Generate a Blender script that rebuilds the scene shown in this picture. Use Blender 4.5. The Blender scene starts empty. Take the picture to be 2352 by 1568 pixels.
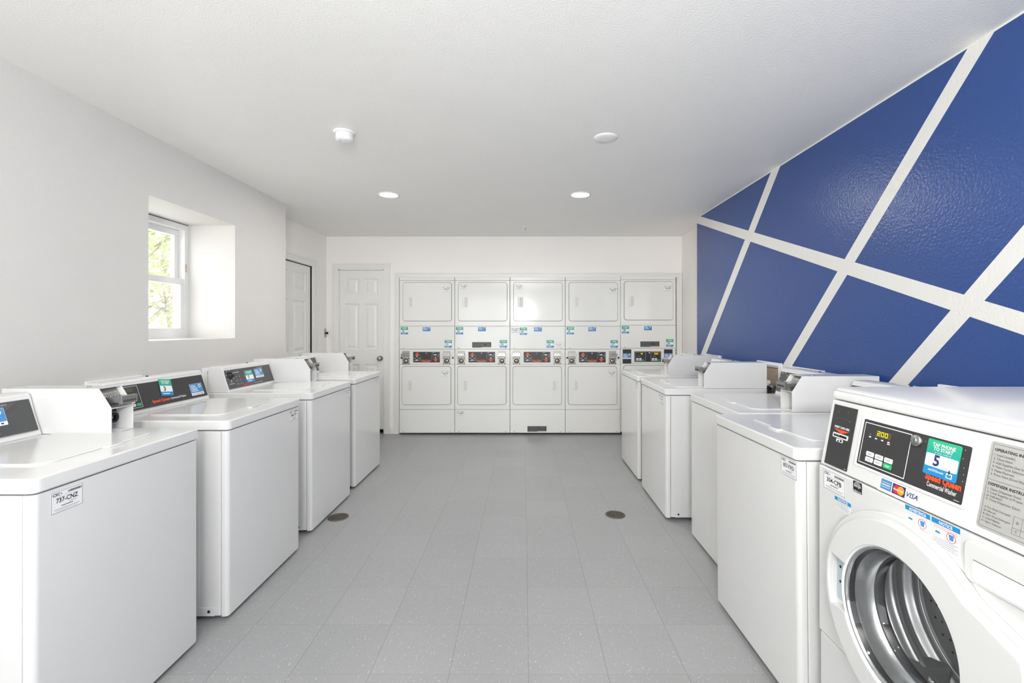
import bpy, math, random
from mathutils import Matrix, Vector

random.seed(7)
SC = bpy.context.scene
COL = SC.collection
PI = math.pi

# ------------------------------------------------------------------ materials
def new_mat(name):
    m = bpy.data.materials.new(name)
    m.use_nodes = True
    nt = m.node_tree
    b = nt.nodes.get('Principled BSDF')
    return m, nt, b

def lin(c):
    def f(x):
        x = x / 255.0
        return x / 12.92 if x <= 0.04045 else ((x + 0.055) / 1.055) ** 2.4
    return (f(c[0]), f(c[1]), f(c[2]), 1.0)

def simple(name, rgb, rough=0.4, metal=0.0, emit=0.0, spec=0.5, noise=0.0, nscale=30.0, bump=0.0, bscale=200.0):
    """procedural principled material; rgb are 0-255 sRGB albedo"""
    m, nt, b = new_mat(name)
    c = lin(rgb)
    b.inputs['Roughness'].default_value = rough
    b.inputs['Metallic'].default_value = metal
    b.inputs['Specular IOR Level'].default_value = spec
    b.inputs['Base Color'].default_value = c
    if emit:
        b.inputs['Emission Color'].default_value = c
        b.inputs['Emission Strength'].default_value = emit
    if noise or bump:
        tc = nt.nodes.new('ShaderNodeTexCoord')
    if noise:
        n = nt.nodes.new('ShaderNodeTexNoise'); n.inputs['Scale'].default_value = nscale
        n.inputs['Detail'].default_value = 4
        nt.links.new(tc.outputs['Object'], n.inputs['Vector'])
        r = nt.nodes.new('ShaderNodeValToRGB')
        r.color_ramp.elements[0].position = 0.3
        r.color_ramp.elements[1].position = 0.7
        k = 1 - noise
        r.color_ramp.elements[0].color = (c[0] * k, c[1] * k, c[2] * k, 1)
        r.color_ramp.elements[1].color = c
        nt.links.new(n.outputs['Fac'], r.inputs['Fac'])
        nt.links.new(r.outputs['Color'], b.inputs['Base Color'])
    if bump:
        n2 = nt.nodes.new('ShaderNodeTexNoise'); n2.inputs['Scale'].default_value = bscale
        n2.inputs['Detail'].default_value = 3
        nt.links.new(tc.outputs['Object'], n2.inputs['Vector'])
        bp = nt.nodes.new('ShaderNodeBump'); bp.inputs['Strength'].default_value = bump
        bp.inputs['Distance'].default_value = 0.004
        nt.links.new(n2.outputs['Fac'], bp.inputs['Height'])
        nt.links.new(bp.outputs['Normal'], b.inputs['Normal'])
    return m

class NT:
    """tiny node helper"""
    def __init__(s, nt): s.nt = nt
    def val(s, sock, v):
        if isinstance(v, (int, float)): sock.default_value = v
        else: s.nt.links.new(v, sock)
    def math(s, op, a, b=0.0, c=0.0):
        n = s.nt.nodes.new('ShaderNodeMath'); n.operation = op
        s.val(n.inputs[0], a); s.val(n.inputs[1], b); s.val(n.inputs[2], c)
        return n.outputs[0]
    def sep(s, v):
        n = s.nt.nodes.new('ShaderNodeSeparateXYZ'); s.nt.links.new(v, n.inputs[0]); return n.outputs
    def comb(s, x, y, z):
        n = s.nt.nodes.new('ShaderNodeCombineXYZ')
        s.val(n.inputs[0], x); s.val(n.inputs[1], y); s.val(n.inputs[2], z); return n.outputs[0]
    def mix(s, f, a, b):
        n = s.nt.nodes.new('ShaderNodeMix'); n.data_type = 'RGBA'
        s.val(n.inputs['Factor'], f)
        for k, v in ((6, a), (7, b)):
            if isinstance(v, tuple): n.inputs[k].default_value = v
            else: s.nt.links.new(v, n.inputs[k])
        return n.outputs[2]

M = {}
M['enamel'] = simple('white_enamel', (222, 222, 221), 0.17, noise=0.02, nscale=3)
M['dryer'] = simple('dryer_enamel', (235, 235, 232), 0.10, noise=0.02, nscale=4, bump=0.006, bscale=10)
M['plastic'] = simple('white_plastic', (238, 238, 238), 0.4, noise=0.02)
M['handle'] = simple('ivory_plastic', (231, 230, 225), 0.4, noise=0.03)
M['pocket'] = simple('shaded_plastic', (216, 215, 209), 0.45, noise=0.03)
M['seal'] = simple('grey_door_seal', (112, 110, 104), 0.6, noise=0.1)
M['black'] = simple('black_fascia', (52, 52, 53), 0.38, noise=0.12, nscale=60)
M['grey_fascia'] = simple('charcoal_fascia', (74, 74, 75), 0.4, noise=0.08, nscale=60)
M['dark'] = simple('dark_void', (18, 17, 16), 0.8, noise=0.2)
M['rubber'] = simple('black_rubber', (30, 30, 31), 0.5, noise=0.15)
M['gasket'] = simple('grey_gasket', (78, 80, 82), 0.45, noise=0.1)
M['steel'] = simple('brushed_steel', (176, 176, 174), 0.32, 1.0, noise=0.15, nscale=120)
M['chrome'] = simple('bright_chrome', (205, 206, 208), 0.14, 1.0, noise=0.05)
M['drum'] = simple('drum_steel', (212, 212, 212), 0.26, 0.75, noise=0.06, nscale=40)
M['drumback'] = simple('perforated_plate_steel', (176, 178, 178), 0.38, 0.55, noise=0.06, nscale=50)
M['grate'] = simple('drain_bronze', (112, 104, 93), 0.45, 0.7, noise=0.3, nscale=90)
M['brass'] = simple('tarnished_metal', (184, 180, 168), 0.4, 0.55, noise=0.2, nscale=80)
M['brown'] = simple('bare_brown_board', (178, 160, 140), 0.8, noise=0.2, nscale=20)
M['white'] = simple('sticker_white', (238, 239, 240), 0.4, noise=0.01)
M['silver'] = simple('silver_label', (172, 172, 168), 0.4, noise=0.03)
M['ink'] = simple('black_ink', (30, 30, 32), 0.5, noise=0.05)
M['grey'] = simple('grey_ink', (130, 130, 130), 0.5, noise=0.05)
M['darkgrey'] = simple('dark_grey_ink', (84, 84, 84), 0.5, noise=0.05)
M['lightgrey'] = simple('light_grey_ink', (190, 191, 192), 0.5, noise=0.05)
M['teal'] = simple('teal_print', (28, 158, 150), 0.4, noise=0.03)
M['green'] = simple('green_print', (44, 170, 120), 0.4, noise=0.03)
M['cyan'] = simple('cyan_print', (20, 140, 200), 0.4, noise=0.03)
M['blue'] = simple('blue_print', (72, 140, 200), 0.4, noise=0.06)
M['navy'] = simple('navy_print', (38, 44, 110), 0.4, noise=0.03)
M['orange'] = simple('orange_print', (240, 80, 30), 0.45, noise=0.04)
M['red'] = simple('red_print', (218, 40, 44), 0.45, noise=0.04)
M['amber'] = simple('amber_print', (244, 158, 28), 0.45, noise=0.04)
M['keygreen'] = simple('green_key', (30, 190, 110), 0.4, noise=0.03)
M['led'] = simple('yellow_led', (232, 214, 40), 0.5, emit=0.7, noise=0.02)
M['ledback'] = simple('display_olive', (84, 76, 44), 0.3, noise=0.05)
M['trim'] = simple('trim_paint', (238, 237, 234), 0.35, noise=0.02, nscale=8, bump=0.05, bscale=90)
M['door'] = simple('door_paint', (236, 236, 232), 0.4, noise=0.02, nscale=8, bump=0.08, bscale=120)
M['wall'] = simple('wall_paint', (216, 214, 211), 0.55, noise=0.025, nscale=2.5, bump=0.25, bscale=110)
M['wall_rear_lit'] = simple('rear_wall_lightened', (247, 244, 241), 0.55, noise=0.025, nscale=2.5, bump=0.2, bscale=110)  # wall paint lightened to paint in brightness that the rear walls lack
M['ceiling'] = simple('ceiling_paint', (243, 242, 239), 0.45, noise=0.02, nscale=2, bump=0.35, bscale=130)
M['vinyl'] = simple('window_vinyl', (236, 236, 236), 0.35, noise=0.03, nscale=12)
M['rust'] = simple('rust_stain', (222, 200, 178), 0.8, noise=0.25, nscale=60)
M['lamp'] = simple('lamp_diffuser', (255, 252, 246), 0.5, emit=9.0, noise=0.01)
M['bark'] = simple('tree_bark', (176, 170, 160), 0.9, noise=0.4, nscale=14)
M['leaf'] = simple('pale_leaf', (204, 222, 164), 0.6, noise=0.35, nscale=3)
M['leaf2'] = simple('yellow_leaf', (222, 230, 180), 0.6, noise=0.3, nscale=3)
M['ground'] = simple('outdoor_ground', (220, 218, 208), 0.9, noise=0.25, nscale=4)

def glass_mat(name, tint=(1, 1, 1, 1), base=0.045):
    m, nt, b = new_mat(name)
    nt.nodes.remove(b)
    out = [n for n in nt.nodes if n.type == 'OUTPUT_MATERIAL'][0]
    tr = nt.nodes.new('ShaderNodeBsdfTransparent'); tr.inputs[0].default_value = tint
    gl = nt.nodes.new('ShaderNodeBsdfGlossy'); gl.inputs['Roughness'].default_value = 0.02
    h = NT(nt)
    ge = nt.nodes.new('ShaderNodeNewGeometry')
    dp = nt.nodes.new('ShaderNodeVectorMath'); dp.operation = 'DOT_PRODUCT'
    nt.links.new(ge.outputs['Incoming'], dp.inputs[0]); nt.links.new(ge.outputs['Normal'], dp.inputs[1])
    co_ = h.math('SUBTRACT', 1.0, h.math('ABSOLUTE', dp.outputs['Value']))
    f_ = h.math('MULTIPLY_ADD', h.math('POWER', co_, 5.0), 0.9, base)      # Schlick reflectance
    mx = nt.nodes.new('ShaderNodeMixShader')
    nt.links.new(f_, mx.inputs[0])
    nt.links.new(tr.outputs[0], mx.inputs[1]); nt.links.new(gl.outputs[0], mx.inputs[2])
    nt.links.new(mx.outputs[0], out.inputs['Surface'])
    return m
M['glass'] = glass_mat('window_glass')
M['bowl'] = glass_mat('door_glass', (0.86, 0.87, 0.88, 1))

def floor_mat():
    m, nt, b = new_mat('vinyl_floor_tiles')
    h = NT(nt)
    tc = nt.nodes.new('ShaderNodeTexCoord')
    x, y, z = h.sep(tc.outputs['Object'])
    tx, ty = 0.3048, 0.2965
    px = h.math('DIVIDE', h.math('SUBTRACT', x, 0.018), tx)
    py = h.math('DIVIDE', h.math('SUBTRACT', y, 2.067), ty)
    fx = h.math('FRACT', h.math('ADD', px, 100.0)); fy = h.math('FRACT', h.math('ADD', py, 100.0))
    dx = h.math('MULTIPLY', h.math('MINIMUM', fx, h.math('SUBTRACT', 1.0, fx)), tx)
    dy = h.math('MULTIPLY', h.math('MINIMUM', fy, h.math('SUBTRACT', 1.0, fy)), ty)
    seam = h.math('MAXIMUM', h.math('LESS_THAN', dx, 0.0012),
                  h.math('MULTIPLY', h.math('LESS_THAN', dy, 0.0010), 0.5))
    # flecks
    def fleck(sx, sy, thr, keep, off):
        v = h.comb(h.math('MULTIPLY_ADD', x, sx, off), h.math('MULTIPLY', y, sy), 0.0)
        ns = nt.nodes.new('ShaderNodeTexNoise'); ns.inputs['Scale'].default_value = 0.9
        nt.links.new(v, ns.inputs['Vector'])
        va = nt.nodes.new('ShaderNodeVectorMath'); va.operation = 'ADD'
        nt.links.new(v, va.inputs[0]); nt.links.new(ns.outputs['Color'], va.inputs[1])
        vo = nt.nodes.new('ShaderNodeTexVoronoi'); vo.inputs['Scale'].default_value = 1.0
        nt.links.new(va.outputs[0], vo.inputs['Vector'])
        cr = h.sep(vo.outputs['Color'])
        return h.math('MULTIPLY', h.math('LESS_THAN', vo.outputs['Distance'], thr),
                      h.math('GREATER_THAN', cr[0], keep))
    f1 = fleck(115, 44, 0.17, 0.55, 0.0)
    f2 = fleck(210, 90, 0.22, 0.45, 31.7)
    f3 = fleck(120, 60, 0.22, 0.7, 77.1)
    ns = nt.nodes.new('ShaderNodeTexNoise'); ns.inputs['Scale'].default_value = 1.3; ns.inputs['Detail'].default_value = 4
    nt.links.new(tc.outputs['Object'], ns.inputs['Vector'])
    wn = nt.nodes.new('ShaderNodeTexWhiteNoise'); wn.noise_dimensions = '2D'
    nt.links.new(h.comb(h.math('FLOOR', px), h.math('FLOOR', py), 0.0), wn.inputs['Vector'])
    base = h.mix(wn.outputs['Value'], lin((155, 156, 157)), lin((161, 162, 163)))
    base = h.mix(h.math('MULTIPLY', ns.outputs['Fac'], 0.35), base, lin((148, 149, 148)))
    c = h.mix(h.math('MULTIPLY', f3, 0.25), base, lin((120, 121, 121)))
    c = h.mix(h.math('MULTIPLY', f2, 0.42), c, lin((205, 207, 208)))
    c = h.mix(h.math('MULTIPLY', f1, 0.5), c, lin((226, 228, 228)))
    c = h.mix(h.math('MULTIPLY', seam, 0.42), c, lin((78, 78, 76)))
    nt.links.new(c, b.inputs['Base Color'])
    b.inputs['Roughness'].default_value = 0.36
    b.inputs['Specular IOR Level'].default_value = 0.45
    bp = nt.nodes.new('ShaderNodeBump'); bp.inputs['Strength'].default_value = 0.08; bp.inputs['Distance'].default_value = 0.003
    n2 = nt.nodes.new('ShaderNodeTexNoise'); n2.inputs['Scale'].default_value = 25
    nt.links.new(tc.outputs['Object'], n2.inputs['Vector'])
    nt.links.new(n2.outputs['Fac'], bp.inputs['Height']); nt.links.new(bp.outputs['Normal'], b.inputs['Normal'])
    return m
M['floor'] = floor_mat()

def gradient_mat():
    m, nt, b = new_mat('green_to_blue_print')
    tc = nt.nodes.new('ShaderNodeTexCoord'); h = NT(nt)
    x, y, z = h.sep(tc.outputs['Generated'])
    r = nt.nodes.new('ShaderNodeValToRGB')
    e = r.color_ramp.elements
    e[0].position = 0.0; e[0].color = lin((22, 130, 205)); e[1].position = 1.0; e[1].color = lin((40, 182, 128))
    k = e.new(.5); k.color = lin((26, 156, 160))
    nt.links.new(z, r.inputs['Fac']); nt.links.new(r.outputs['Color'], b.inputs['Base Color'])
    b.inputs['Roughness'].default_value = .4
    return m
M['tap'] = gradient_mat()

def accent_mat():
    """blue paint with white taped bands, as lines in the wall's own (Y, Z)"""
    m, nt, b = new_mat('blue_accent_paint')
    h = NT(nt)
    tc = nt.nodes.new('ShaderNodeTexCoord')
    x, y, z = h.sep(tc.outputs['Object'])
    bands = [((1.661, 1.343), (4.668, 2.4085), 0.077),
             ((3.307, 2.457), (4.635, 1.055), 0.090),
             ((1.822, 2.4595), (3.1415, 1.0835), 0.077),
             ((1.661, 1.6425), (2.236, 1.0445), 0.081)]
    tot = None
    for (y0, z0), (y1, z1), w in bands:
        L = math.hypot(y1 - y0, z1 - z0)
        ny, nz = -(z1 - z0) / L, (y1 - y0) / L
        d = h.math('ADD', h.math('MULTIPLY_ADD', y, ny, -(ny * y0 + nz * z0)), h.math('MULTIPLY', z, nz))
        k = h.math('LESS_THAN', h.math('ABSOLUTE', d), w / 2)
        tot = k if tot is None else h.math('MAXIMUM', tot, k)
    # unpainted caulk line under the ceiling, unpainted end by the corner
    tot = h.math('MAXIMUM', tot, h.math('GREATER_THAN', z, 2.462))
    ns = nt.nodes.new('ShaderNodeTexNoise'); ns.inputs['Scale'].default_value = 1.5
    nt.links.new(tc.outputs['Object'], ns.inputs['Vector'])
    blue = h.mix(ns.outputs['Fac'], lin((40, 72, 134)), lin((46, 78, 140)))
    c = h.mix(tot, blue, lin((226, 225, 221)))
    nt.links.new(c, b.inputs['Base Color'])
    nt.links.new(h.math('MULTIPLY_ADD', tot, 0.2, 0.27), b.inputs['Roughness'])
    n2 = nt.nodes.new('ShaderNodeTexNoise'); n2.inputs['Scale'].default_value = 75; n2.inputs['Detail'].default_value = 2
    nt.links.new(tc.outputs['Object'], n2.inputs['Vector'])
    bp = nt.nodes.new('ShaderNodeBump'); bp.inputs['Strength'].default_value = 0.55; bp.inputs['Distance'].default_value = 0.004
    nt.links.new(n2.outputs['Fac'], bp.inputs['Height']); nt.links.new(bp.outputs['Normal'], b.inputs['Normal'])
    return m
M['accent'] = accent_mat()

# ------------------------------------------------------------------ text
_TC = {}
def text_geo(s, bold=0.0, shear=0.0, res=2):
    key = (s, bold, shear, res)
    if key in _TC: return _TC[key]
    cu = bpy.data.curves.new('t', 'FONT'); cu.body = s; cu.size = 1.0
    cu.offset = bold; cu.shear = shear; cu.resolution_u = res
    cu.align_x = 'LEFT'
    o = bpy.data.objects.new('t', cu); COL.objects.link(o)
    dg = bpy.context.evaluated_depsgraph_get()
    me = bpy.data.meshes.new_from_object(o.evaluated_get(dg))
    vs = [(v.co.x, v.co.y) for v in me.vertices]
    fs = [tuple(p.vertices) for p in me.polygons]
    bpy.data.objects.remove(o); bpy.data.curves.remove(cu); bpy.data.meshes.remove(me)
    x0 = min(v[0] for v in vs); x1 = max(v[0] for v in vs)
    y0 = min(v[1] for v in vs); y1 = max(v[1] for v in vs)
    _TC[key] = (vs, fs, x0, x1, y0, y1)
    return _TC[key]

# ------------------------------------------------------------------ mesh builder
def rrect(x0, y0, x1, y1, r, n=5):
    pts = []
    for cx, cy, a0 in ((x1 - r, y0 + r, -PI / 2), (x1 - r, y1 - r, 0), (x0 + r, y1 - r, PI / 2), (x0 + r, y0 + r, PI)):
        for i in range(n + 1):
            a = a0 + PI / 2 * i / n
            pts.append((cx + r * math.cos(a), cy + r * math.sin(a)))
    return pts

def circ(cx, cy, r, n=24, a0=0.0):
    return [(cx + r * math.cos(a0 + 2 * PI * i / n), cy + r * math.sin(a0 + 2 * PI * i / n)) for i in range(n)]

class MB:
    def __init__(s, M0=None):
        s.v = []; s.f = []; s.mi = []; s.mats = []; s.sm = []
        s.M = M0 if M0 is not None else Matrix()
    def _m(s, m):
        m = M[m] if isinstance(m, str) else m
        if m not in s.mats: s.mats.append(m)
        return s.mats.index(m)
    def add(s, vs, fs, m, smooth=False):
        o = len(s.v); k = s._m(m)
        flip = s.M.determinant() < 0
        s.v += [tuple(s.M @ Vector(p)) for p in vs]
        for f in fs:
            f = tuple(o + i for i in f)
            s.f.append(f[::-1] if flip else f); s.mi.append(k); s.sm.append(smooth)
        return s
    def box(s, x0, y0, z0, x1, y1, z1, m):
        if x0 > x1: x0, x1 = x1, x0
        if y0 > y1: y0, y1 = y1, y0
        if z0 > z1: z0, z1 = z1, z0
        vs = [(x0, y0, z0), (x1, y0, z0), (x1, y1, z0), (x0, y1, z0), (x0, y0, z1), (x1, y0, z1), (x1, y1, z1), (x0, y1, z1)]
        return s.add(vs, [(0, 3, 2, 1), (4, 5, 6, 7), (0, 1, 5, 4), (1, 2, 6, 5), (2, 3, 7, 6), (3, 0, 4, 7)], m)
    def prism(s, pts, z0, z1, m, smooth=False):
        """pts: CCW polygon in local xy, extruded along local z"""
        n = len(pts)
        vs = [(p[0], p[1], z0) for p in pts] + [(p[0], p[1], z1) for p in pts]
        s.add(vs, [tuple(range(n - 1, -1, -1)), tuple(range(n, 2 * n))], m)
        o = len(s.v) - 2 * n; k = s._m(m)
        flip = s.M.determinant() < 0
        for i in range(n):
            j = (i + 1) % n
            f = (o + i, o + j, o + n + j, o + n + i)
            s.f.append(f[::-1] if flip else f); s.mi.append(k); s.sm.append(smooth)
        return s
    def prism_x(s, prof, x0, x1, m):
        """prof: (y, z) polygon CCW seen from +x, extruded along x"""
        n = len(prof)
        vs = [(x0, p[0], p[1]) for p in prof] + [(x1, p[0], p[1]) for p in prof]
        fs = [tuple(range(n - 1, -1, -1)), tuple(range(n, 2 * n))]
        fs += [(i, (i + 1) % n, n + (i + 1) % n, n + i) for i in range(n)]
        return s.add(vs, fs, m)
    def ring(s, outer, inner, z0, z1, m):
        """annular prism; outer and inner have equal counts"""
        n = len(outer)
        vs = [(p[0], p[1], z0) for p in outer] + [(p[0], p[1], z0) for p in inner] + \
             [(p[0], p[1], z1) for p in outer] + [(p[0], p[1], z1) for p in inner]
        fs = []
        for i in range(n):
            j = (i + 1) % n
            fs += [(i, j, 2 * n + j, 2 * n + i), (n + j, n + i, 3 * n + i, 3 * n + j),
                   (2 * n + i, 2 * n + j, 3 * n + j, 3 * n + i), (j, i, n + i, n + j)]
        return s.add(vs, fs, m)
    def lathe(s, prof, m, n=32, smooth=True, cap0=False, cap1=False):
        """prof: (r, z) revolved about local z"""
        vs = []; fs = []
        for r, z in prof:
            for i in range(n):
                a = 2 * PI * i / n
                vs.append((r * math.cos(a), r * math.sin(a), z))
        for k in range(len(prof) - 1):
            for i in range(n):
                j = (i + 1) % n
                fs.append((k * n + i, k * n + j, (k + 1) * n + j, (k + 1) * n + i))
        if cap0: fs.append(tuple(range(n - 1, -1, -1)))
        if cap1: fs.append(tuple((len(prof) - 1) * n + i for i in range(n)))
        return s.add(vs, fs, m, smooth)
    def cyl(s, cx, cy, r, z0, z1, m, n=20):
        return s.prism(circ(cx, cy, r, n), z0, z1, m, smooth=False)
    def tube(s, pts, r, m, n=8):
        pts = [Vector(p) for p in pts]
        vs = []; fs = []
        for i, p in enumerate(pts):
            t = (pts[min(i + 1, len(pts) - 1)] - pts[max(i - 1, 0)]).normalized()
            a = t.orthogonal().normalized() if i == 0 else (a - a.dot(t) * t).normalized()
            b = t.cross(a)
            for k in range(n):
                q = p + r * (math.cos(2 * PI * k / n) * a + math.sin(2 * PI * k / n) * b)
                vs.append(tuple(q))
        for i in range(len(pts) - 1):
            for k in range(n):
                l = (k + 1) % n
                fs.append((i * n + k, i * n + l, (i + 1) * n + l, (i + 1) * n + k))
        fs.append(tuple(range(n - 1, -1, -1))); fs.append(tuple((len(pts) - 1) * n + k for k in range(n)))
        return s.add(vs, fs, m, True)
    # flat printing on the local xy plane
    def poly(s, pts, z, m):
        return s.add([(p[0], p[1], z) for p in pts], [tuple(range(len(pts)))], m)
    def rect(s, x0, y0, x1, y1, z, m):
        return s.poly([(x0, y0), (x1, y0), (x1, y1), (x0, y1)], z, m)
    def frame(s, x0, y0, x1, y1, w, z, m):
        s.rect(x0, y0, x1, y0 + w, z, m); s.rect(x0, y1 - w, x1, y1, z, m)
        s.rect(x0, y0 + w, x0 + w, y1 - w, z, m); s.rect(x1 - w, y0 + w, x1, y1 - w, z, m)
        return s
    def text(s, t, x, y, z, m, size=None, width=None, align='l', bold=0.0, shear=0.0):
        """size = cap height; width = total width (both may be given)"""
        vs, fs, x0, x1, y0, y1 = text_geo(t, bold, shear)
        sy = (size / 0.69) if size else width / (x1 - x0)
        sx = (width / (x1 - x0)) if width else sy
        w = (x1 - x0) * sx
        ox = x - x0 * sx - (w / 2 if align == 'c' else w if align == 'r' else 0)
        return s.add([(ox + a * sx, y + b * sy, z) for a, b in vs], fs, m)
    def seg7(s, t, x, y, z, m, h, w, gap):
        """seven-segment digits, lower left corner at x, y"""
        S = {'0': 'abcdef', '1': 'bc', '2': 'abged', '8': 'abcdefg', '5': 'afgcd'}
        k = h * .14
        for i, c in enumerate(t):
            X = x + i * (w + gap)
            for q in S[c]:
                x0, y0, x1, y1 = {'a': (0, h - k, w, h), 'd': (0, 0, w, k), 'g': (0, h / 2 - k / 2, w, h / 2 + k / 2),
                                  'f': (0, h / 2, k, h), 'b': (w - k, h / 2, w, h), 'e': (0, 0, k, h / 2), 'c': (w - k, 0, w, h / 2)}[q]
                s.rect(X + x0, y + y0, X + x1, y + y1, z + .00005 * 'abcdefg'.index(q), m)
        return s
    def build(s, name, parent=None, bevel=0.0, seg=2, smooth=False, label=None, angle=35, shade=None):
        me = bpy.data.meshes.new(name)
        me.from_pydata(s.v, [], s.f)
        for m in s.mats: me.materials.append(m)
        me.polygons.foreach_set('material_index', s.mi)
        me.polygons.foreach_set('use_smooth', [bool(a or smooth) for a in s.sm])
        me.update()
        o = bpy.data.objects.new(name, me); COL.objects.link(o)
        if parent is not None: o.parent = parent
        if bevel:
            b = o.modifiers.new('bevel', 'BEVEL'); b.width = bevel; b.segments = seg
            b.limit_method = 'ANGLE'; b.angle_limit = math.radians(angle)
            b.harden_normals = True
            for p in me.polygons: p.use_smooth = True
        if label: o['label'] = label
        return o

def thing(name, label, cat, loc=(0, 0, 0), rotz=0.0, group=None):
    o = bpy.data.objects.new(name, None); COL.objects.link(o)
    o.location = loc; o.rotation_euler = (0, 0, rotz); o.empty_display_size = 0.1
    o['label'] = label; o['category'] = cat
    if group: o['group'] = group
    return o

def tag(o, label, cat, group=None):
    o['label'] = label; o['category'] = cat
    if group: o['group'] = group
    return o

def struct(o):
    o['kind'] = 'structure'; return o

def fr(origin, u, v):
    """plane frame: columns u, v, u x v"""
    u = Vector(u).normalized(); v = Vector(v).normalized(); n = u.cross(v)
    m = Matrix.Identity(4)
    for i in range(3):
        m[i][0] = u[i]; m[i][1] = v[i]; m[i][2] = n[i]; m[i][3] = origin[i]
    return m

def front(y, x=0.0, z=0.0):
    return fr((x, y, z), (1, 0, 0), (0, 0, 1))     # faces local -y

# ------------------------------------------------------------------ the room
H = 2.47
XL, XR = -2.208, 1.801
YB, YF = 5.78, -1.6
b = MB(); b.rect(-3.4, YF - 0.1, 2.6, 6.8, 0, 'floor'); struct(b.build('floor'))
b = MB(); b.box(-2.75, YF - 0.1, H, 2.6, 6.8, H + 0.1, 'ceiling'); struct(b.build('ceiling'))

WY0, WY1, WZ0, WZ1 = 2.715, 3.530, 1.250, 2.111
YLE = 4.279
b = MB()
XO = -2.66
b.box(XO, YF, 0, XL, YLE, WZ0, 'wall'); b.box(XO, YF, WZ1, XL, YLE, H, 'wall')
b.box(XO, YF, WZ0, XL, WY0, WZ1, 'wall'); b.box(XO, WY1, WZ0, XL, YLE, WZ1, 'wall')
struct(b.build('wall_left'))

XLR = -2.470
D1a, D1b, DZ = 4.475, 5.387, 2.045
b = MB()
b.box(XLR - 0.12, YLE, DZ, XLR, YB, H, 'wall_rear_lit'); b.box(XLR - 0.12, YLE, 0, XLR, D1a, DZ, 'wall_rear_lit')
b.box(XLR - 0.12, D1b + 0.012, 0, XLR, YB, DZ, 'wall_rear_lit')
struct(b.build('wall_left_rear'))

YRE = 4.797
b = MB(); b.box(XR, YF, 0, XR + 0.12, YRE, H, 'accent'); struct(b.build('wall_right'))
XRR = 1.979
b = MB(); b.box(XR + 0.002, YRE + 0.0005, 0, XRR, YRE + 0.004, H, 'wall_rear_lit'); b.box(XRR, YRE, 0, XRR + 0.1, YB, H, 'wall_rear_lit'); struct(b.build('wall_right_rear'))

# back wall with a closet door opening and the dryer opening
A0, A1, AZ = -1.558, 1.912, 1.976
D2a, D2b, D2Z = -2.322, -1.748, 2.058
b = MB()
b.box(XLR - 0.12, YB, 0, D2a, YB + 0.1, H, 'wall_rear_lit')
b.box(D2a, YB, D2Z, D2b, YB + 0.1, H, 'wall_rear_lit')
b.box(D2b, YB, 0, A0, YB + 0.1, H, 'wall_rear_lit')
b.box(A0, YB, AZ, A1, YB + 0.1, H, 'wall_rear_lit')
b.box(A1, YB, 0, XRR + 0.1, YB + 0.1, H, 'wall_rear_lit')
struct(b.build('wall_back'))
b = MB()
b.box(A0 - 0.05, YB + 0.1, 0, A0, 6.62, AZ + .05, 'wall_rear_lit'); b.box(A1, YB + 0.1, 0, A1 + 0.05, 6.62, AZ + .05, 'wall_rear_lit')
b.box(A0 - 0.05, 6.62, 0, A1 + 0.05, 6.67, AZ + .05, 'wall_rear_lit'); b.box(A0, YB + 0.1, AZ, A1, 6.62, AZ + 0.05, 'wall_rear_lit')
struct(b.build('wall_alcove'))

# wall behind the viewer: storefront glazing
b = MB()
GX0, GX1, GZ0, GZ1 = -1.9, 1.5, 0.35, 2.25
b.box(XO, YF - 0.1, 0, GX0, YF, H, 'wall'); b.box(GX1, YF - 0.1, 0, XR + 0.12, YF, H, 'wall')
b.box(GX0, YF - 0.1, 0, GX1, YF, GZ0, 'wall'); b.box(GX0, YF - 0.1, GZ1, GX1, YF, H, 'wall')
struct(b.build('wall_front'))
b = MB()
for x in (GX0, -0.2 - 0.025, GX1 - 0.05):
    b.box(x, YF - 0.08, GZ0, x + 0.05, YF - 0.02, GZ1, 'vinyl')
b.box(GX0 + .05, YF - 0.08, GZ0, GX1 - .05, YF - 0.02, GZ0 + 0.05, 'vinyl'); b.box(GX0 + .05, YF - 0.08, GZ1 - 0.05, GX1 - .05, YF - 0.02, GZ1, 'vinyl')
w2 = struct(b.build('window_2'))
b = MB(); b.box(GX0 + 0.05, YF - 0.052, GZ0 + 0.05, GX1 - 0.05, YF - 0.048, GZ1 - 0.05, 'glass'); b.build('pane', w2)

# casings
def casing(name, M0, u0, u1, v1, w, t=0.016, u_end=None):
    """door casing around opening u0..u1, top v1, on the plane of M0"""
    b = MB(M0)
    def leg(a, c, d, e):   # box with stepped profile, a..c across, d..e along
        pass
    for (x0, x1, sgn) in ((u0 - w, u0, 1), (u1, u1 + w, -1)):
        b.box(x0, 0, 0, x1, v1 + w, t * 0.7, 'trim')
        o = x0 if sgn == 1 else x1
        b.box(o, 0, t * 0.7, o + sgn * w * 0.28, v1 + w, t * 1.15, 'trim')
        b.box(o + sgn * w * 0.34, 0, t * 0.7, o + sgn * w * 0.62, v1 + w * .66, t * 0.95, 'trim')
    b.box(u0, v1, 0, u1, v1 + w, t * 0.7, 'trim')
    b.box(u0 - w * .72, v1 + w * 0.72, t * 0.7, u1 + w * .72, v1 + w, t * 1.15, 'trim')
    b.box(u0 - w * .38, v1 + w * 0.38, t * 0.7, u1 + w * .38, v1 + w * 0.66, t * 0.95, 'trim')
    return struct(b.build(name, bevel=0.003, seg=2))
MBACK = fr((0, YB, 0), (1, 0, 0), (0, 0, 1))
MLEFT = fr((XLR, 0, 0), (0, 1, 0), (0, 0, 1))        # u = +Y, normal +X
casing('trim_1', MLEFT, D1a, D1b + 0.012, DZ, 0.082)
casing('trim_2', MBACK, D2a, D2b, D2Z, 0.078)
casing('trim_3', MBACK, A0, A1, AZ - .018, 0.062)
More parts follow.
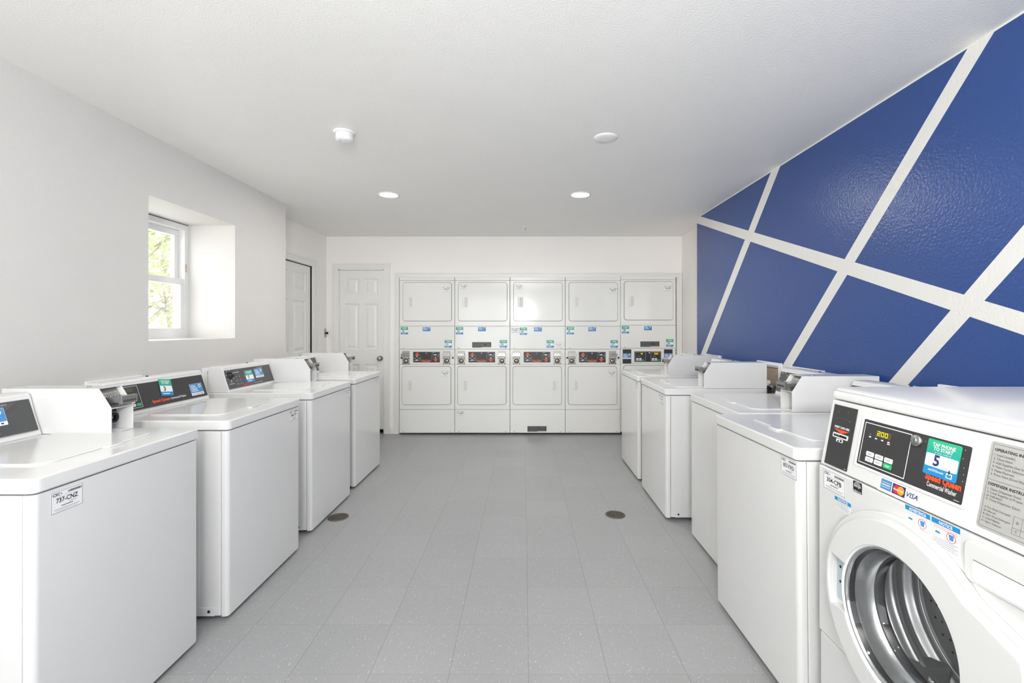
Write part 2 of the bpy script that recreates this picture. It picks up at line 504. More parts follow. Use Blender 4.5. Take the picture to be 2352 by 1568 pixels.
b = MB(); b.box(-1.668, YB - 0.012, 0, -1.635, YB, 0.085, 'trim'); struct(b.build('baseboard_back', bevel=0.003))

def six_panel(name, M0, w, h, gap_dark, z0=0.012):
    """six-panel door slab, w x h, face on the plane of M0 (u, v, n)"""
    b = MB(M0)
    st, mul = w * 0.125, w * 0.115
    pw = (w - 2 * st - mul) / 2
    us = [0, st, st + pw, st + pw + mul, w - st, w]
    vs = [z0, 0.24, 0.87, 1.055, 1.630, 1.735, 1.943, h]
    for i in range(5):
        for j in range(7):
            x0, x1, y0, y1 = us[i], us[i + 1], vs[j], vs[j + 1]
            if i in (1, 3) and j in (1, 3, 5):
                rs = [(0, 0), (0.012, -0.009), (0.026, -0.009), (0.05, -0.001)]
                pr = []
                for d, n in rs:
                    pr.append([(x0 + d, y0 + d, n), (x1 - d, y0 + d, n), (x1 - d, y1 - d, n), (x0 + d, y1 - d, n)])
                for a, c in zip(pr[:-1], pr[1:]):
                    for k in range(4):
                        l = (k + 1) % 4
                        b.add([a[k], a[l], c[l], c[k]], [(0, 1, 2, 3)], 'door')
                b.add(pr[-1], [(0, 1, 2, 3)], 'door')
            else:
                b.rect(x0, y0, x1, y1, 0, 'door')
    # edges and back
    b.add([(0, z0, 0), (w, z0, 0), (w, h, 0), (0, h, 0), (0, z0, -.035), (w, z0, -.035), (w, h, -.035), (0, h, -.035)],
          [(0, 4, 5, 1), (1, 5, 6, 2), (2, 6, 7, 3), (3, 7, 4, 0), (4, 7, 6, 5)], 'door')
    return struct(b.build(name))
d1 = six_panel('door_1', fr((XLR - 0.020, D1a + 0.002, 0), (0, 1, 0), (0, 0, 1)), D1b - D1a - 0.008, 2.034, True)
b = MB(); b.box(XLR - 0.2, D1a - .02, 0, XLR - 0.119, D1b + .03, DZ + .02, 'dark')  # dark sheets stand in for the shade in the door gaps
b.box(XLR - 0.119, D1a, DZ - .002, XLR - 0.03, D1b + .011, DZ - .0005, 'dark')
b.box(XLR - 0.08, D1b + .0105, 0, XLR - 0.010, D1b + .0115, DZ, 'dark')
b.build('gap_shade', d1, label='dark backing that paints the shade in the gap around the door')
d2 = six_panel('door_2', fr((D2a + 0.012, YB + 0.012, 0), (1, 0, 0), (0, 0, 1)), D2b - D2a - 0.024, D2Z - 0.012, False, z0=0.055)
b = MB(); b.box(D2a - .02, YB + 0.101, 0, D2b + .02, YB + 0.15, D2Z + .02, 'dark'); b.build('gap_shade', d2, label='dark backing that paints the shade under the door')  # dark sheet stands in for the shade beneath and behind the slab
b = MB(); b.box(D2a, YB + .004, 0, D2a + .01, YB + .09, D2Z, 'trim'); b.box(D2b - .01, YB + .004, 0, D2b, YB + .09, D2Z, 'trim'); b.box(D2a, YB + .004, D2Z - .01, D2b, YB + .09, D2Z, 'trim')
b.build('door_stop', d2)
b = MB(fr((-1.800, YB + 0.012, 0.943), (1, 0, 0), (0, 0, 1)))
b.lathe([(0.034, 0), (0.034, 0.006), (0.014, 0.01), (0.012, 0.03), (0.026, 0.036), (0.030, 0.05), (0.026, 0.062), (0.012, 0.066), (0.0001, 0.066)], 'steel', 24)
b.lathe([(0.008, 0.0665), (0.007, 0.069), (0.0001, 0.069)], 'brass', 12)
b.build('door_knob', d2, label='round satin metal door knob')

b = MB(fr((XLR, 5.82 - .08, 1.262), (0, 1, 0), (0, 0, 1)))
b.prism(rrect(-.018, -.055, .018, .055, .004), 0, .004, 'steel')
b.lathe([(0.011, .004), (0.011, .02), (0.016, .024), (0.016, .032), (0.0001, .032)], 'rubber', 16)
tag(b.build('latch_plate', bevel=0), 'small metal latch plate with black knob on the rear left wall beside the door', 'latch')

# window 1 in the deep reveal
XW = -2.565
b = MB(fr((XW, 0, 0), (0, 1, 0), (0, 0, 1)))
def frame3(b, u0, v0, u1, v1, w, n0, n1, m):
    b.box(u0, v0, n0, u1, v0 + w, n1, m); b.box(u0, v1 - w, n0, u1, v1, n1, m)
    b.box(u0, v0 + w, n0, u0 + w, v1 - w, n1, m); b.box(u1 - w, v0 + w, n0, u1, v1 - w, n1, m)
frame3(b, WY0, WZ0, WY1, WZ1 - 0.008, 0.038, -0.09, 0.0, 'vinyl')
b.box(WY1 - 0.036, WZ0 + .50, 0.0004, WY1 - 0.014, WZ0 + .56, 0.0008, 'rust')
b.box(WY0, WZ1 - .0085, -.09, WY1, WZ1 - .0005, -0.003, 'grey')
win = struct(b.build('window_1', bevel=0.003))
ZM = 1.675
b = MB(fr((XW, 0, 0), (0, 1, 0), (0, 0, 1)))
frame3(b, WY0 + .04, ZM - .02, WY1 - .04, WZ1 - .05, 0.042, -.075, -.045, 'vinyl')
s1 = b.build('upper_sash', win, bevel=0.003)
b = MB(fr((XW, 0, 0), (0, 1, 0), (0, 0, 1)))
frame3(b, WY0 + .03, WZ0 + .03, WY1 - .03, ZM + .022, 0.045, -.035, -.004, 'vinyl')
s2 = b.build('lower_sash', win, bevel=0.003)
b = MB(fr((XW, 0, 0), (0, 1, 0), (0, 0, 1)))
b.box(WY0 + .35, ZM + .0225, -.03, WY0 + .40, ZM + .032, -.01, 'vinyl'); b.build('sash_lock', s2, bevel=.002)
b = MB(fr((XW, 0, 0), (0, 1, 0), (0, 0, 1))); b.box(WY0 + .083, ZM + .023, -.062, WY1 - .083, WZ1 - .093, -.058, 'glass'); b.build('pane', s1)
b = MB(fr((XW, 0, 0), (0, 1, 0), (0, 0, 1))); b.box(WY0 + .076, WZ0 + .076, -.022, WY1 - .076, ZM - .024, -.018, 'glass'); b.build('pane', s2)

# ------------------------------------------------------------------ outdoors
b = MB(); b.rect(-40, -20, -2.67, 40, -0.02, 'ground'); struct(b.build('ground'))
def tree(x, y, hgt, spread, label, seed, m, nleaf=6500):
    rnd = random.Random(seed)
    t = thing('tree', label, 'tree', (x, y, -0.02), 0, 'trees outside the window')
    b = MB()
    b.tube([(0, 0, 0), (0.1, .06, hgt * .2), (.02, -.1, hgt * .45), (.15, .1, hgt * .8)], 0.10, 'bark', 10)
    tips = []
    for k in range(9):
        a = 2 * PI * k / 9 + rnd.uniform(-.3, .3); z = hgt * rnd.uniform(.22, .6)
        L = spread * rnd.uniform(.7, 1.05)
        p = [(0.05, 0, z), (L * .4 * math.cos(a), L * .4 * math.sin(a), z + .35), (L * math.cos(a), L * math.sin(a), z + rnd.uniform(.4, 1.1))]
        b.tube(p, 0.026, 'bark', 6); tips.append(p[1]); tips.append(p[2])
    b.build('trunk', t)
    b = MB()
    cl = [Vector((rnd.gauss(0, spread * .5), rnd.gauss(0, spread * .5), hgt * rnd.uniform(.18, 1.0))) for _ in range(60)] + [Vector(q) for q in tips]
    for k in range(nleaf):
        c = rnd.choice(cl) + Vector((rnd.gauss(0, .3), rnd.gauss(0, .3), rnd.gauss(0, .25)))
        u = Vector((rnd.gauss(0, 1), rnd.gauss(0, 1), rnd.gauss(0, .6))).normalized()
        w = u.orthogonal().normalized(); w.rotate(__import__('mathutils').Quaternion(u, rnd.uniform(0, 6.28)))
        s = rnd.uniform(.03, .065)
        b.add([c - u * s, c + w * s * .45, c + u * s, c - w * s * .45], [(0, 1, 2, 3)], m if rnd.random() < .6 else ('leaf2' if m == 'leaf' else 'leaf'))
    b.build('crown', t)
    return t
tree(-5.6, 6.4, 4.6, 1.25, 'slim pale green tree nearest the window panes', 3, 'leaf')
tree(-9.2, 11.9, 6.4, 2.2, 'taller yellow-green tree farther outside the window, right of the slim one', 5, 'leaf2')
tree(-15.5, 15.5, 7.5, 2.6, 'hazy tree behind the others, deepest outside the window', 8, 'leaf')

# ------------------------------------------------------------------ stickers (built in a plane frame, z = out)
def id_sticker(b, x, y, txt, w=.097, h=.064, faded=False):
    x0, y0 = x - w / 2, y - h / 2
    k = 'lightgrey' if faded else 'ink'
    b.prism(rrect(x0, y0, x0 + w, y0 + h, .004, 3), 0.0002, .0006, 'white')
    e = .0009
    b.frame(x0 + .001, y0 + .001, x0 + w - .001, y0 + h - .001, .0011, e, 'grey' if not faded else k)
    b.text('CSC', x0 + .005, y0 + h - .0135, e, k, size=.0078, width=.022, bold=.03)
    b.rect(x0 + .0295, y0 + h - .0125, x0 + .032, y0 + h - .007, e, 'cyan' if not faded else k)
    xx = x0 + w * .52
    rnd = random.Random(hash(txt) % 1000 if False else len(txt) + int(x * 1000) % 97)
    while xx < x0 + w - .006:
        ww = rnd.choice((.0009, .0014, .002))
        b.rect(xx, y0 + h - .013, xx + ww, y0 + h - .0065, e, k); xx += ww + rnd.choice((.0008, .0013))
    b.rect(x0 + .02, y0 + h - .0185, x0 + w - .022, y0 + h - .0175, e, 'lightgrey')
    if txt:
        b.text(txt, x, y0 + h - .0345, e, k, size=.0130, width=w * .68, align='c', bold=.022)
    else:
        for q in range(7):
            if q != 3: b.rect(x0 + w * (.18 + .095 * q), y0 + h - .0335, x0 + w * (.235 + .095 * q), y0 + h - .0235, e, 'grey')
    b.rect(x0 + w * .55, y0 + .0232, x0 + w * .78, y0 + .0244, e, 'grey')
    b.rect(x0 + w * .32, y0 + .0165, x0 + w * .68, y0 + .0195, e, 'grey')
    b.rect(x0 + .010, y0 + .0095, x0 + w - .010, y0 + .0108, e, 'grey')
    b.rect(x0 + .014, y0 + .0055, x0 + w - .016, y0 + .0066, e, 'lightgrey')

def tap_sticker(b, x, y, num, w=.09, h=.088, z0=0.0, faded=False, fine=False):
    x0, y0 = x - w / 2, y - h / 2
    e = z0 + .0002
    b.prism(rrect(x0, y0, x0 + w, y0 + h, .004, 3), e, e + .0005, 'tap')
    e += .0010
    # panel
    b.poly(rrect(x0 + w * .02, y0 + h * .24, x0 + w * .98, y0 + h * .60, h * .05, 4), e, 'white')
    b.text('TAP PHONE', x, y0 + h * .82, e, 'white', size=h * .095, width=w * .68, align='c', bold=.025)
    b.text('TO START', x, y0 + h * .705, e, 'white', size=h * .095, width=w * .58, align='c', bold=.025)
    if fine:
        b.text('or scan code at', x, y0 + h * .635, e, 'white', size=h * .04, width=w * .5, align='c')
        b.text('myCSCGo.com', x0 + w * .16, y0 + h * .12, e, 'white', size=h * .06, width=w * .46, bold=.02)
        # pointing hand outline holding a phone
        hx, hy = x0 + w * .80, y0 + h * .06
        b.poly(rrect(hx - .009, hy, hx + .007, hy + .012, .002, 3), e + .0002, 'white')
        b.poly(rrect(hx - .0065, hy + .002, hx + .0045, hy + .009, .001, 3), e + .0004, 'cyan')
        b.poly(rrect(hx - .004, hy + .01, hx + .000, hy + .019, .0015, 3), e + .0003, 'navy')
    else:
        b.rect(x0 + w * .16, y0 + h * .10, x0 + w * .7, y0 + h * .15, e, 'white')
    if num:
        b.text(num, x0 + w * (.36 if len(num) == 1 else .34), y0 + h * (.29 if fine else .30), e + .0002, 'navy' if fine else 'ink', size=h * (.29 if fine else .25), align='c', bold=.03)

def blue_sticker(b, x, y, w=.099, h=.066, z0=0.0, strip=True, faded=False):
    x0, y0 = x - w / 2, y - h / 2
    e = z0 + .0002
    b.prism(rrect(x0, y0, x0 + w, y0 + h, .003, 3), e, e + .0005, 'white')
    e += .0007
    yb = y0 + (h * .22 if strip else 0)
    b.rect(x0 + .001, yb, x0 + w - .001, y0 + h - .001, e, 'blue')
    e += .0002
    b.poly(circ(x0 + w * .78, y0 + h * .76, h * .15, 20), e, 'white')
    b.poly(circ(x0 + w * .78, y0 + h * .76, h * .09, 16), e + .0002, 'green')
    for k, ww in enumerate((.34, .42, .52, .48, .55)):
        yy = y0 + h * (.86 - .12 * k)
        if yy > yb + h * .05:
            b.rect(x0 + w * .08, yy - h * .05, x0 + w * (.08 + ww), yy, e, 'white')
    if strip:
        for k, c in enumerate(('blue', 'lightgrey', 'grey', 'red', 'amber', 'navy')):
            b.rect(x0 + w * (.1 + .135 * k), y0 + h * .07, x0 + w * (.19 + .135 * k), y0 + h * .15, e, c)

# ------------------------------------------------------------------ top-load washers
ZD = 0.908
CS = Vector((0, .046, .142)).normalized()
def washer(label, loc, rotz, W, idtxt, idx, coin=True, style='dial', num=None, blue=True, group=None, idz=.818, dial=True, cset=0.0):
    t = thing('top_load_washer', label, 'washing machine', loc, rotz, group)
    h = W / 2; D = .70
    # cabinet body with side embossing
    b = MB()
    b.box(-h, .034, .022, h, D, .860, 'enamel')
    b.build('cabinet', t, bevel=.004)
    for s in (-1, 1):
        b = MB()
        b.box(s * h, .13, .10, s * (h + .0022), D - .03, .835, 'enamel')
        b.build('side_panel', t, bevel=.0012)
        b = MB()
        b.box(s * h, .06, .0225, s * (h + .004), D - .02, .062, 'enamel')
        r = b.build('base_rail', t, bevel=.002)
        b = MB(fr((s * (h + .004), .085, .044), (0, s, 0), (0, 0, 1))); b.lathe([(.007, 0), (.006, .002), (.0001, .0025)], 'rubber', 12)
        b.build('bolt', r, label='dark bolt head')
    # front panel wraps the corners
    b = MB()
    r = .017
    pts = [(h, .032), (-h, .032)]
    for i in range(7):
        a = PI + PI / 2 * i / 6
        pts.append((-h + r + r * math.cos(a), r + r * math.sin(a)))
    for i in range(7):
        a = -PI / 2 + PI / 2 * i / 6
        pts.append((h - r + r * math.cos(a), r + r * math.sin(a)))
    b.prism(pts, .018, .860, 'enamel', smooth=True)
    b.build('front_panel', t, bevel=.003, angle=60)
    # deck
    b = MB()
    b.prism(rrect(-h - .004, -.006, h + .004, D + .004, .022, 5), .864, ZD, 'enamel', smooth=True)
    b.build('top_deck', t, bevel=.0065, seg=4, angle=60)
    # lid
    b = MB()
    b.prism(rrect(-h + .12, .105, h - .08, .485, .055, 8), ZD - .001, ZD + .0055, 'enamel')
    ld = b.build('lid', t, bevel=.0035, seg=3, angle=60)
    b = MB(); b.prism(rrect(-h + .325, .083, -h + .395, .112, .008, 4), ZD - .001, ZD + .008, 'enamel'); b.build('lid_tab', ld, bevel=.003)
    # feet
    for sx in (-1, 1):
        for yy in (.06, D - .06):
            b = MB(); b.lathe([(.018, 0), (.02, .006), (.012, .01), (.012, .023)], 'rubber', 14, cap0=True); 
            o = b.build('foot', t); o.location = (sx * (h - .06), yy, 0)
    # console
    x0 = -h + .006; x1 = h - .006 if not coin else h - .116
    prof = [(.533, ZD), (.560, ZD + .083), (.579, 1.062), (.586, 1.072), (.600, 1.076), (.655, 1.076), (.668, 1.066), (.675, 1.04), (.675, ZD)]
    prof = [(p[0] + cset, p[1]) for p in prof]
    b = MB(); b.prism_x(prof[::-1] if False else prof[::-1], x0, x1, 'enamel')
    c = b.build('console', t, bevel=.004, seg=3, angle=30)
    b = MB(); b.box(x0 + .01, .578 + cset, 1.064, x1 - .01, .582 + cset, 1.069, 'plastic'); b.build('visor', c, bevel=.0015)
    b = MB(fr(((x0 + x1) / 2 + (0.05 if coin else -.03), .615 + cset, 1.076), (1, 0, 0), (0, 1, 0))); b.lathe([(.007, 0), (.006, .004), (.0001, .005)], 'rubber', 12); b.build('screw', c, label='black screw head on top of the console')
    F = fr((x0 - .006, .533 + cset, .92), (1, 0, 0), CS)
    F = F @ Matrix.Translation((0, 0, .0))
    wp = x1 - x0
    b = MB(F)
    u1 = wp - .008
    fm = 'black' if style == 'digital' else 'grey_fascia'
    b.prism(rrect(.012, .010, u1, .137, .004, 3), -.0005, .0016, fm)
    e = .0022
    if style == 'digital':
        b.frame(.022, .020, .186, .130, .0016, e, 'white')
        b.rect(.085, .103, .155, .121, e, 'ledback'); b.seg7('0', .089, .1055, e + .0003, 'led', .0130, .009, .003)
        for (ku, kv) in ((.060, .035), (.060, .052), (.100, .035), (.100, .052), (.135, .035), (.135, .052)):
            b.poly(rrect(ku - .013, kv - .0065, ku + .013, kv + .0065, .002, 3), e, 'white')
            b.rect(ku - .008, kv - .001, ku + .008, kv + .001, e + .0003, 'grey')
        b.poly(rrect(.154, .0285, .180, .0415, .002, 3), e, 'keygreen')
        for k in range(4): b.rect(.05 + .03 * k, .084, .065 + .03 * k, .087, e, 'white')
        b.text('Speed Queen', .247, .028, e, 'orange', size=.0135, width=.116, bold=.045)
        b.text('Commercial Washer', .369, .029, e, 'white', size=.0115, width=.112, bold=.012)
        lc = ((.04, .105), (.21, .05), (.23, .02), (.50, .12), (.45, .015), (.47, .09))
        for (pu, pv) in lc: b.poly(circ(pu, pv, .0009, 6), e, 'white')
    else:
        b.frame(.012, .010, u1, .137, .0009, e, 'grey')
        b.frame(.092, .018, .168, .128, .0010, e, 'grey')
        b.rect(.092, .102, .168, .103, e, 'grey')
        b.rect(.100, .112, .155, .117, e, 'lightgrey')
        for vv in (.035, .060, .085):
            b.frame(.098, vv - .009, .128, vv + .009, .0007, e, 'grey'); b.frame(.133, vv - .009, .163, vv + .009, .0007, e, 'grey')
            b.rect(.106, vv - .002, .116, vv + .002, e, 'lightgrey'); b.poly(circ(.147, vv, .0026, 10), e, 'white')
        for a in range(7):
            aa = PI * (.15 + a * .27)
            b.rect(.053 + .036 * math.cos(aa) - .002, .100 + .034 * math.sin(aa) - .004, .053 + .036 * math.cos(aa) + .002, .100 + .034 * math.sin(aa) + .004, e, 'white')
        b.rect(.040, .056, .060, .060, e, 'lightgrey'); b.rect(.022, .040, .075, .044, e, 'lightgrey')
        b.text('E L E C T R O N I C', .440, .1235, e + .0002, 'white', size=.0055, align='r')
        b.text('Speed Queen', .164, .017, e, 'red', size=.0135, width=.113, bold=.045)
        b.text('Commercial Washer', .290, .018, e, 'lightgrey', size=.0095, width=.104)
    fp = b.build('fascia', t, label='black control fascia with printed lettering')
    if style == 'dial' and dial:
        b = MB(F @ Matrix.Translation((.053, .100, .0018)))
        b.lathe([(.026, 0), (.026, .004), (.019, .007), (.016, .022), (.014, .024), (.0001, .024)], 'rubber', 28)
        b.box(-.0012, 0, .0242, .0012, .014, .0250, 'white')
        b.build('selector_dial', fp, label='black rotary dial')
    if num == '3':
        b = MB(F @ Matrix.Translation((.358, .096, .0035)) @ Matrix.Rotation(math.radians(-7), 4, 'Z'))
        tap_sticker(b, 0, 0, '3', .082, .090); b.build('number_sticker', fp, label='peeling teal sticker reading TAP PHONE TO START and 3')
    elif num:
        b = MB(F); tap_sticker(b, .256, .073, num, .092, .086, .0018); b.build('number_sticker', fp, label='teal sticker reading TAP PHONE TO START and ' + num)
    if blue:
        b = MB(F)
        if style == 'digital': blue_sticker(b, .573, .0565, .098, .067, .0018)
        else: blue_sticker(b, .378, .085, .099, .066, .0018)
        b.build('notice_sticker', fp, label='blue notice sticker with white lines of print')
    # coin meter case
    if coin:
        xa, xb = h - .112, h - .008
        prof = [(.265, ZD + .001), (.700, ZD + .001), (.700, 1.088), (.315, 1.088), (.265, 1.010)]
        b = MB()
        b.prism_x(prof, xa, xa + .003, 'enamel'); b.prism_x(prof, xb - .003, xb, 'enamel')
        b.box(xa + .003, .3155, 1.0855, xb - .003, .699, 1.088, 'enamel')
        b.box(xa + .003, .266, ZD + .001, xb - .003, .699, ZD + .004, 'plastic')
        b.box(xa + .003, .266, 1.006, xb - .003, .352, 1.010, 'enamel')
        b.box(xa + .003, .696, ZD + .004, xb - .003, .699, 1.0855, 'enamel')
        b.box(xa + .003, .335, ZD + .004, xb - .003, .339, 1.006, 'plastic')
        cm = b.build('coin_meter_case', t, bevel=.0012, seg=1)
        # slanted steel plate and slide
        sl = Vector((0, .050, .078)).normalized()
        FF = fr((xa, .290, 1.011), (1, 0, 0), sl)
        b = MB(FF)
        b.box(.0032, .0, -.004, .1008, .088, 0, 'steel')
        for k in range(9):
            b.box(.022 + .007 * k, .040, 0.0, .0255 + .007 * k, .060, .006, 'steel')
        b.build('coin_plate', cm, bevel=.0008, seg=1, label='slanted steel coin plate with comb of ribs')
        xm = (xa + xb) / 2
        b = MB()
        b.box(xm - .034, .244, 1.028, xm + .034, .312, 1.032, 'steel')
        b.box(xm - .034, .250, 1.032, xm - .031, .312, 1.050, 'steel'); b.box(xm + .031, .250, 1.032, xm + .034, .312, 1.050, 'steel')
        b.box(xm - .031, .250, 1.046, xm + .031, .300, 1.049, 'chrome')
        b.box(xm - .038, .236, 1.024, xm + .038, .2495, 1.056, 'steel')
        for k in range(8): b.box(xm - .03 + .008 * k, .2345, 1.030, xm - .0265 + .008 * k, .2365, 1.040, 'rubber')
        b.build('coin_slide', cm, bevel=.0012, seg=1, label='metal coin slide tray')
        b = MB(fr((xb - .024, .335, .958), (1, 0, 0), (0, 0, 1)))
        b.lathe([(.021, 0), (.021, .012), (.013, .014), (.013, .002)], 'rubber', 24)
        b.box(-.012, .024, 0, .012, .044, .008, 'rubber'); b.box(-.012, -.042, 0, .012, -.026, .006, 'grey')
        b.lathe([(.0125, .001), (.0125, .005), (.0001, .005)], 'chrome', 20)
        b.build('lock', cm, label='round lock inside the open coin box')
        b = MB(fr(((xa + xb) / 2, .40, 1.088), (1, 0, 0), (0, 1, 0)))
        b.lathe([(.008, 0), (.007, .004), (.0001, .005)], 'steel', 12); b.build('bolt', cm)
    # id sticker on the front
    if idtxt is not None:
        b = MB(front(0, -h, 0)); id_sticker(b, idx, idz, idtxt); b.build('id_sticker', t, label='white machine label' + (' reading ' + idtxt if idtxt else ''))
    return t

GL = 'white top-load washers in the left row'
GR = 'white top-load washers in the right row'
def left(n, Y0, Xf, W, **k): return washer(loc=(Xf, Y0 + W / 2, 0), rotz=PI / 2, W=W, group=GL, **k)
def right(n, Y1, Xf, W, **k):
    t = washer(loc=(Xf, Y1 - W / 2, 0), rotz=-PI / 2, W=W, group=GR, **k)
    if n == 2:          # stands a little out of level, near side higher
        t.rotation_euler[1] = -math.radians(.9); t.location.z = .0053
    return t
left(1, 1.287, -1.3675, .652, idtxt='737-CNZ', idx=.095, label='white top-load washer with label 737-CNZ, nearest in the left row', coin=True)
left(2, 2.093, -1.341, .667, idtxt='444-FTP', idx=.597, label='white top-load washer under the window, black fascia with sticker 3 and no coin box', coin=False, style='digital', num='3')
left(3, 2.977, -1.368, .667, idtxt='', idx=.612, label='white top-load washer with dial and sticker 7 in the left row', coin=True, num='7')
left(4, 3.802, -1.390, .667, idtxt='', idx=.555, label='white top-load washer at the far end of the left row by the closet door', coin=True, idz=.83)
right(2, 2.237, .935, .672, idtxt='857-FXD', idx=.622, label='white top-load washer with label 857-FXD, beside the front-load washer', coin=False, style='digital', blue=False, idz=.826, cset=.085)
right(3, 2.955, 1.070, .667, idtxt=None, idx=.6, label='white top-load washer set back between 857-FXD and the washer with the open outlet box', coin=True, dial=False)
right(4, 3.845, .980, .665, idtxt='', idx=.555, label='white top-load washer in front of the open brown outlet box', coin=True, blue=False)
right(5, 4.664, .988, .670, idtxt='', idx=.615, label='white top-load washer at the far end of the right row by the dryers', coin=True, blue=False, idz=.825)

# ------------------------------------------------------------------ front-load washer
def front_loader():
    t = thing('front_load_washer', 'white front-load washer with round glass door and sticker 5, at the right edge', 'washing machine', (.972, 1.1785, 0), -PI / 2)
    h = .3415; D = .72; cz = .57
    b = MB()
    for s in (-1, 1):
        b.prism_x([(.024, .02), (D, .02), (D, 1.093), (.066, 1.093), (.026, .884)], min(s * h, s * (h - .012)), max(s * h, s * (h - .012)), 'enamel')
    b.box(-h + .012, D - .012, .02, h - .012, D, 1.087, 'enamel'); b.box(-h + .012, .03, .02, h - .012, D - .012, .03, 'enamel')
    b.build('cabinet', t, bevel=.004)
    # front panel with round hole
    b = MB(front(0.024))
    n = 64; R = .208
    inner = []; outer = []
    x0, x1, z0, z1 = -h, h, .342, .880
    for i in range(n):
        a = 2 * PI * i / n
        c, s_ = math.cos(a), math.sin(a)
        inner.append((R * c, cz + R * s_))
        k = min((x1 / abs(c)) if abs(c) > 1e-6 else 9, ((z1 - cz) / s_) if s_ > 1e-6 else 9, ((cz - z0) / -s_) if s_ < -1e-6 else 9)
        outer.append((k * c, cz + k * s_))
    # snap nearest to the four corners
    for cxx, czz in ((x1, z1), (x0, z1), (x0, z0), (x1, z0)):
        j = min(range(n), key=lambda q: (outer[q][0] - cxx) ** 2 + (outer[q][1] - czz) ** 2); outer[j] = (cxx, czz)
    b.ring(outer, inner, 0, .024, 'enamel')
    fp = b.build('front_panel', t, bevel=.004, angle=50)
    b = MB(); b.prism_x([(.004, .03), (.03, .03), (.03, .336), (.004, .336)], -h, h, 'enamel'); b.build('kick_panel', t, bevel=.006, seg=3)
    for sx in (-1, 1):
        for yy in (.06, D - .06):
            b = MB(); b.lathe([(.02, 0), (.022, .006), (.013, .01), (.013, .021)], 'rubber', 14, cap0=True); o = b.build('foot', t); o.location = (sx * (h - .06), yy, 0)
    # control panel
    b = MB(); b.prism_x([(.005, .884), (.08, .884), (.08, 1.094), (.046, 1.094)], -h, h, 'enamel')
    cp = b.build('control_panel', t, bevel=.003, angle=20)
    # top
    b = MB(); b.prism_x([(.044, 1.097), (D, 1.097), (D, 1.136), (.075, 1.136), (.055, 1.131), (.046, 1.118)], -h - .002, h + .002, 'enamel')
    b.build('top', t, bevel=.008, seg=3, angle=25)
    v = Vector((0, .04, .205))
    F = fr((-h, .005, .883), (1, 0, 0), v)
    # card reader
    b = MB(F)
    b.prism([(.021, .0095), (.122, .0105), (.120, .2018), (.018, .2018)], .0005, .003, 'black')
    e = .0036
    b.text('INSERT CARD HERE', .071, .1305, e, 'white', size=.0062, width=.066, align='c', bold=.03)
    b.poly([(.036, .1265), (.0715, .1150), (.106, .1265)], e, 'orange')
    b.rect(.112, .0145, .119, .016, e, 'white')
    for p in ((.045, .18), (.06, .09), (.085, .185), (.10, .16)): b.poly(circ(p[0], p[1], .0008, 6), e, 'white')
    for k in range(10):
        a0 = PI * (.12 + .08 * k); 
        b.rect(.07 + .035 * math.cos(a0) - .002, .152 + .012 * math.sin(a0) - .0004, .07 + .035 * math.cos(a0) + .002, .152 + .012 * math.sin(a0) + .0004, e, 'grey')
    cr = b.build('card_reader', t, label='tall black card reader panel reading INSERT CARD HERE')
    b = MB(F)
    b.prism(rrect(.0375, .1, .105, .1145, .002, 3), .0034, .0045, 'white')
    b.rect(.042, .1035, .1005, .111, .0049, 'dark'); b.rect(.046, .108, .07, .1105, .0053, 'steel')
    b.build('card_slot', cr, label='white framed card slot')
    b = MB(F); b.poly(rrect(.056, .088, .086, .098, .001, 3), .0036, 'white'); b.poly([(.06, .089), (.066, .096), (.07, .089)], .004, 'ink'); b.rect(.073, .090, .082, .096, .004, 'ink'); b.build('card_symbol', cr, label='small white card symbol')
    # control plate
    b = MB(F)
    b.ring(rrect(.146, .0405, .4935, .188, .008, 4), rrect(.154, .0475, .4825, .1805, .004, 4), .0004, .003, 'plastic')
    b.build('plate_bezel', t, bevel=.001, seg=1)
    b = MB(F)
    b.prism(rrect(.154, .0475, .4825, .1805, .002, 3), .0004, .0018, 'black')
    e = .0024
    b.frame(.161, .0545, .3235, .1728, .0022, e, 'white')
    for k in range(4):
        uu = .187 + .0225 * k
        b.rect(uu - .004, .1325 - .0005, uu + .004, .1355, e, 'white'); b.poly([(uu - .0015, .1405), (uu + .0015, .1405), (uu, .1432)], e, 'white')
    b.rect(.25, .1275, .26, .130, e, 'white')
    b.text('Speed Queen', .3815, .0775, e + .0002, 'orange', size=.0145, width=.094, bold=.05)
    b.text('Commercial Washer', .389, .0615, e, 'white', size=.0110, width=.0775, bold=.012)
    b.rect(.462, .0525, .476, .0535, e, 'white')
    for p in ((.468, .17), (.472, .13), (.475, .10), (.466, .15), (.47, .085), (.365, .165), (.474, .115)): b.poly(circ(p[0], p[1], .001, 6), e, 'white')
    pl = b.build('control_plate', t, label='black control plate with orange and white lettering')
    b = MB(F); b.prism(rrect(.206, .1410, .2595, .1580, .001, 3), .0016, .0026, 'ledback')
    b.seg7('200', .2125, .1432, .0032, 'led', .0130, .0098, .0036)
    b.build('display', pl, label='yellow digital display reading 200')
    for i, ku in enumerate((.1992, .2322, .2654)):
        for j, kv in enumerate((.0860, .0703)):
            g = (i == 2 and j == 1)
            b = MB(F); b.prism(rrect(ku - .0135, kv - .0065, ku + .0135, kv + .0065, .002, 3), .0016, .0032, 'keygreen' if g else 'white')
            b.rect(ku - .008, kv + .0005, ku + .008, kv + .0018, .0036, 'grey' if not g else 'white'); b.rect(ku - .006, kv - .0022, ku + .006, kv - .0012, .0036, 'grey' if not g else 'white')
            b.poly(circ(ku - .0165, kv + .001, .0008, 6), .0024, 'white')
            b.build('key', pl, label='green start key' if g else None)
    b = MB(F @ Matrix.Translation((.3406, .1604, .0016)))
    b.lathe([(.0145, 0), (.0145, .006), (.012, .0075), (.0001, .0075)], 'steel', 24); b.lathe([(.006, .0075), (.006, .009), (.0001, .009)], 'chrome', 16)
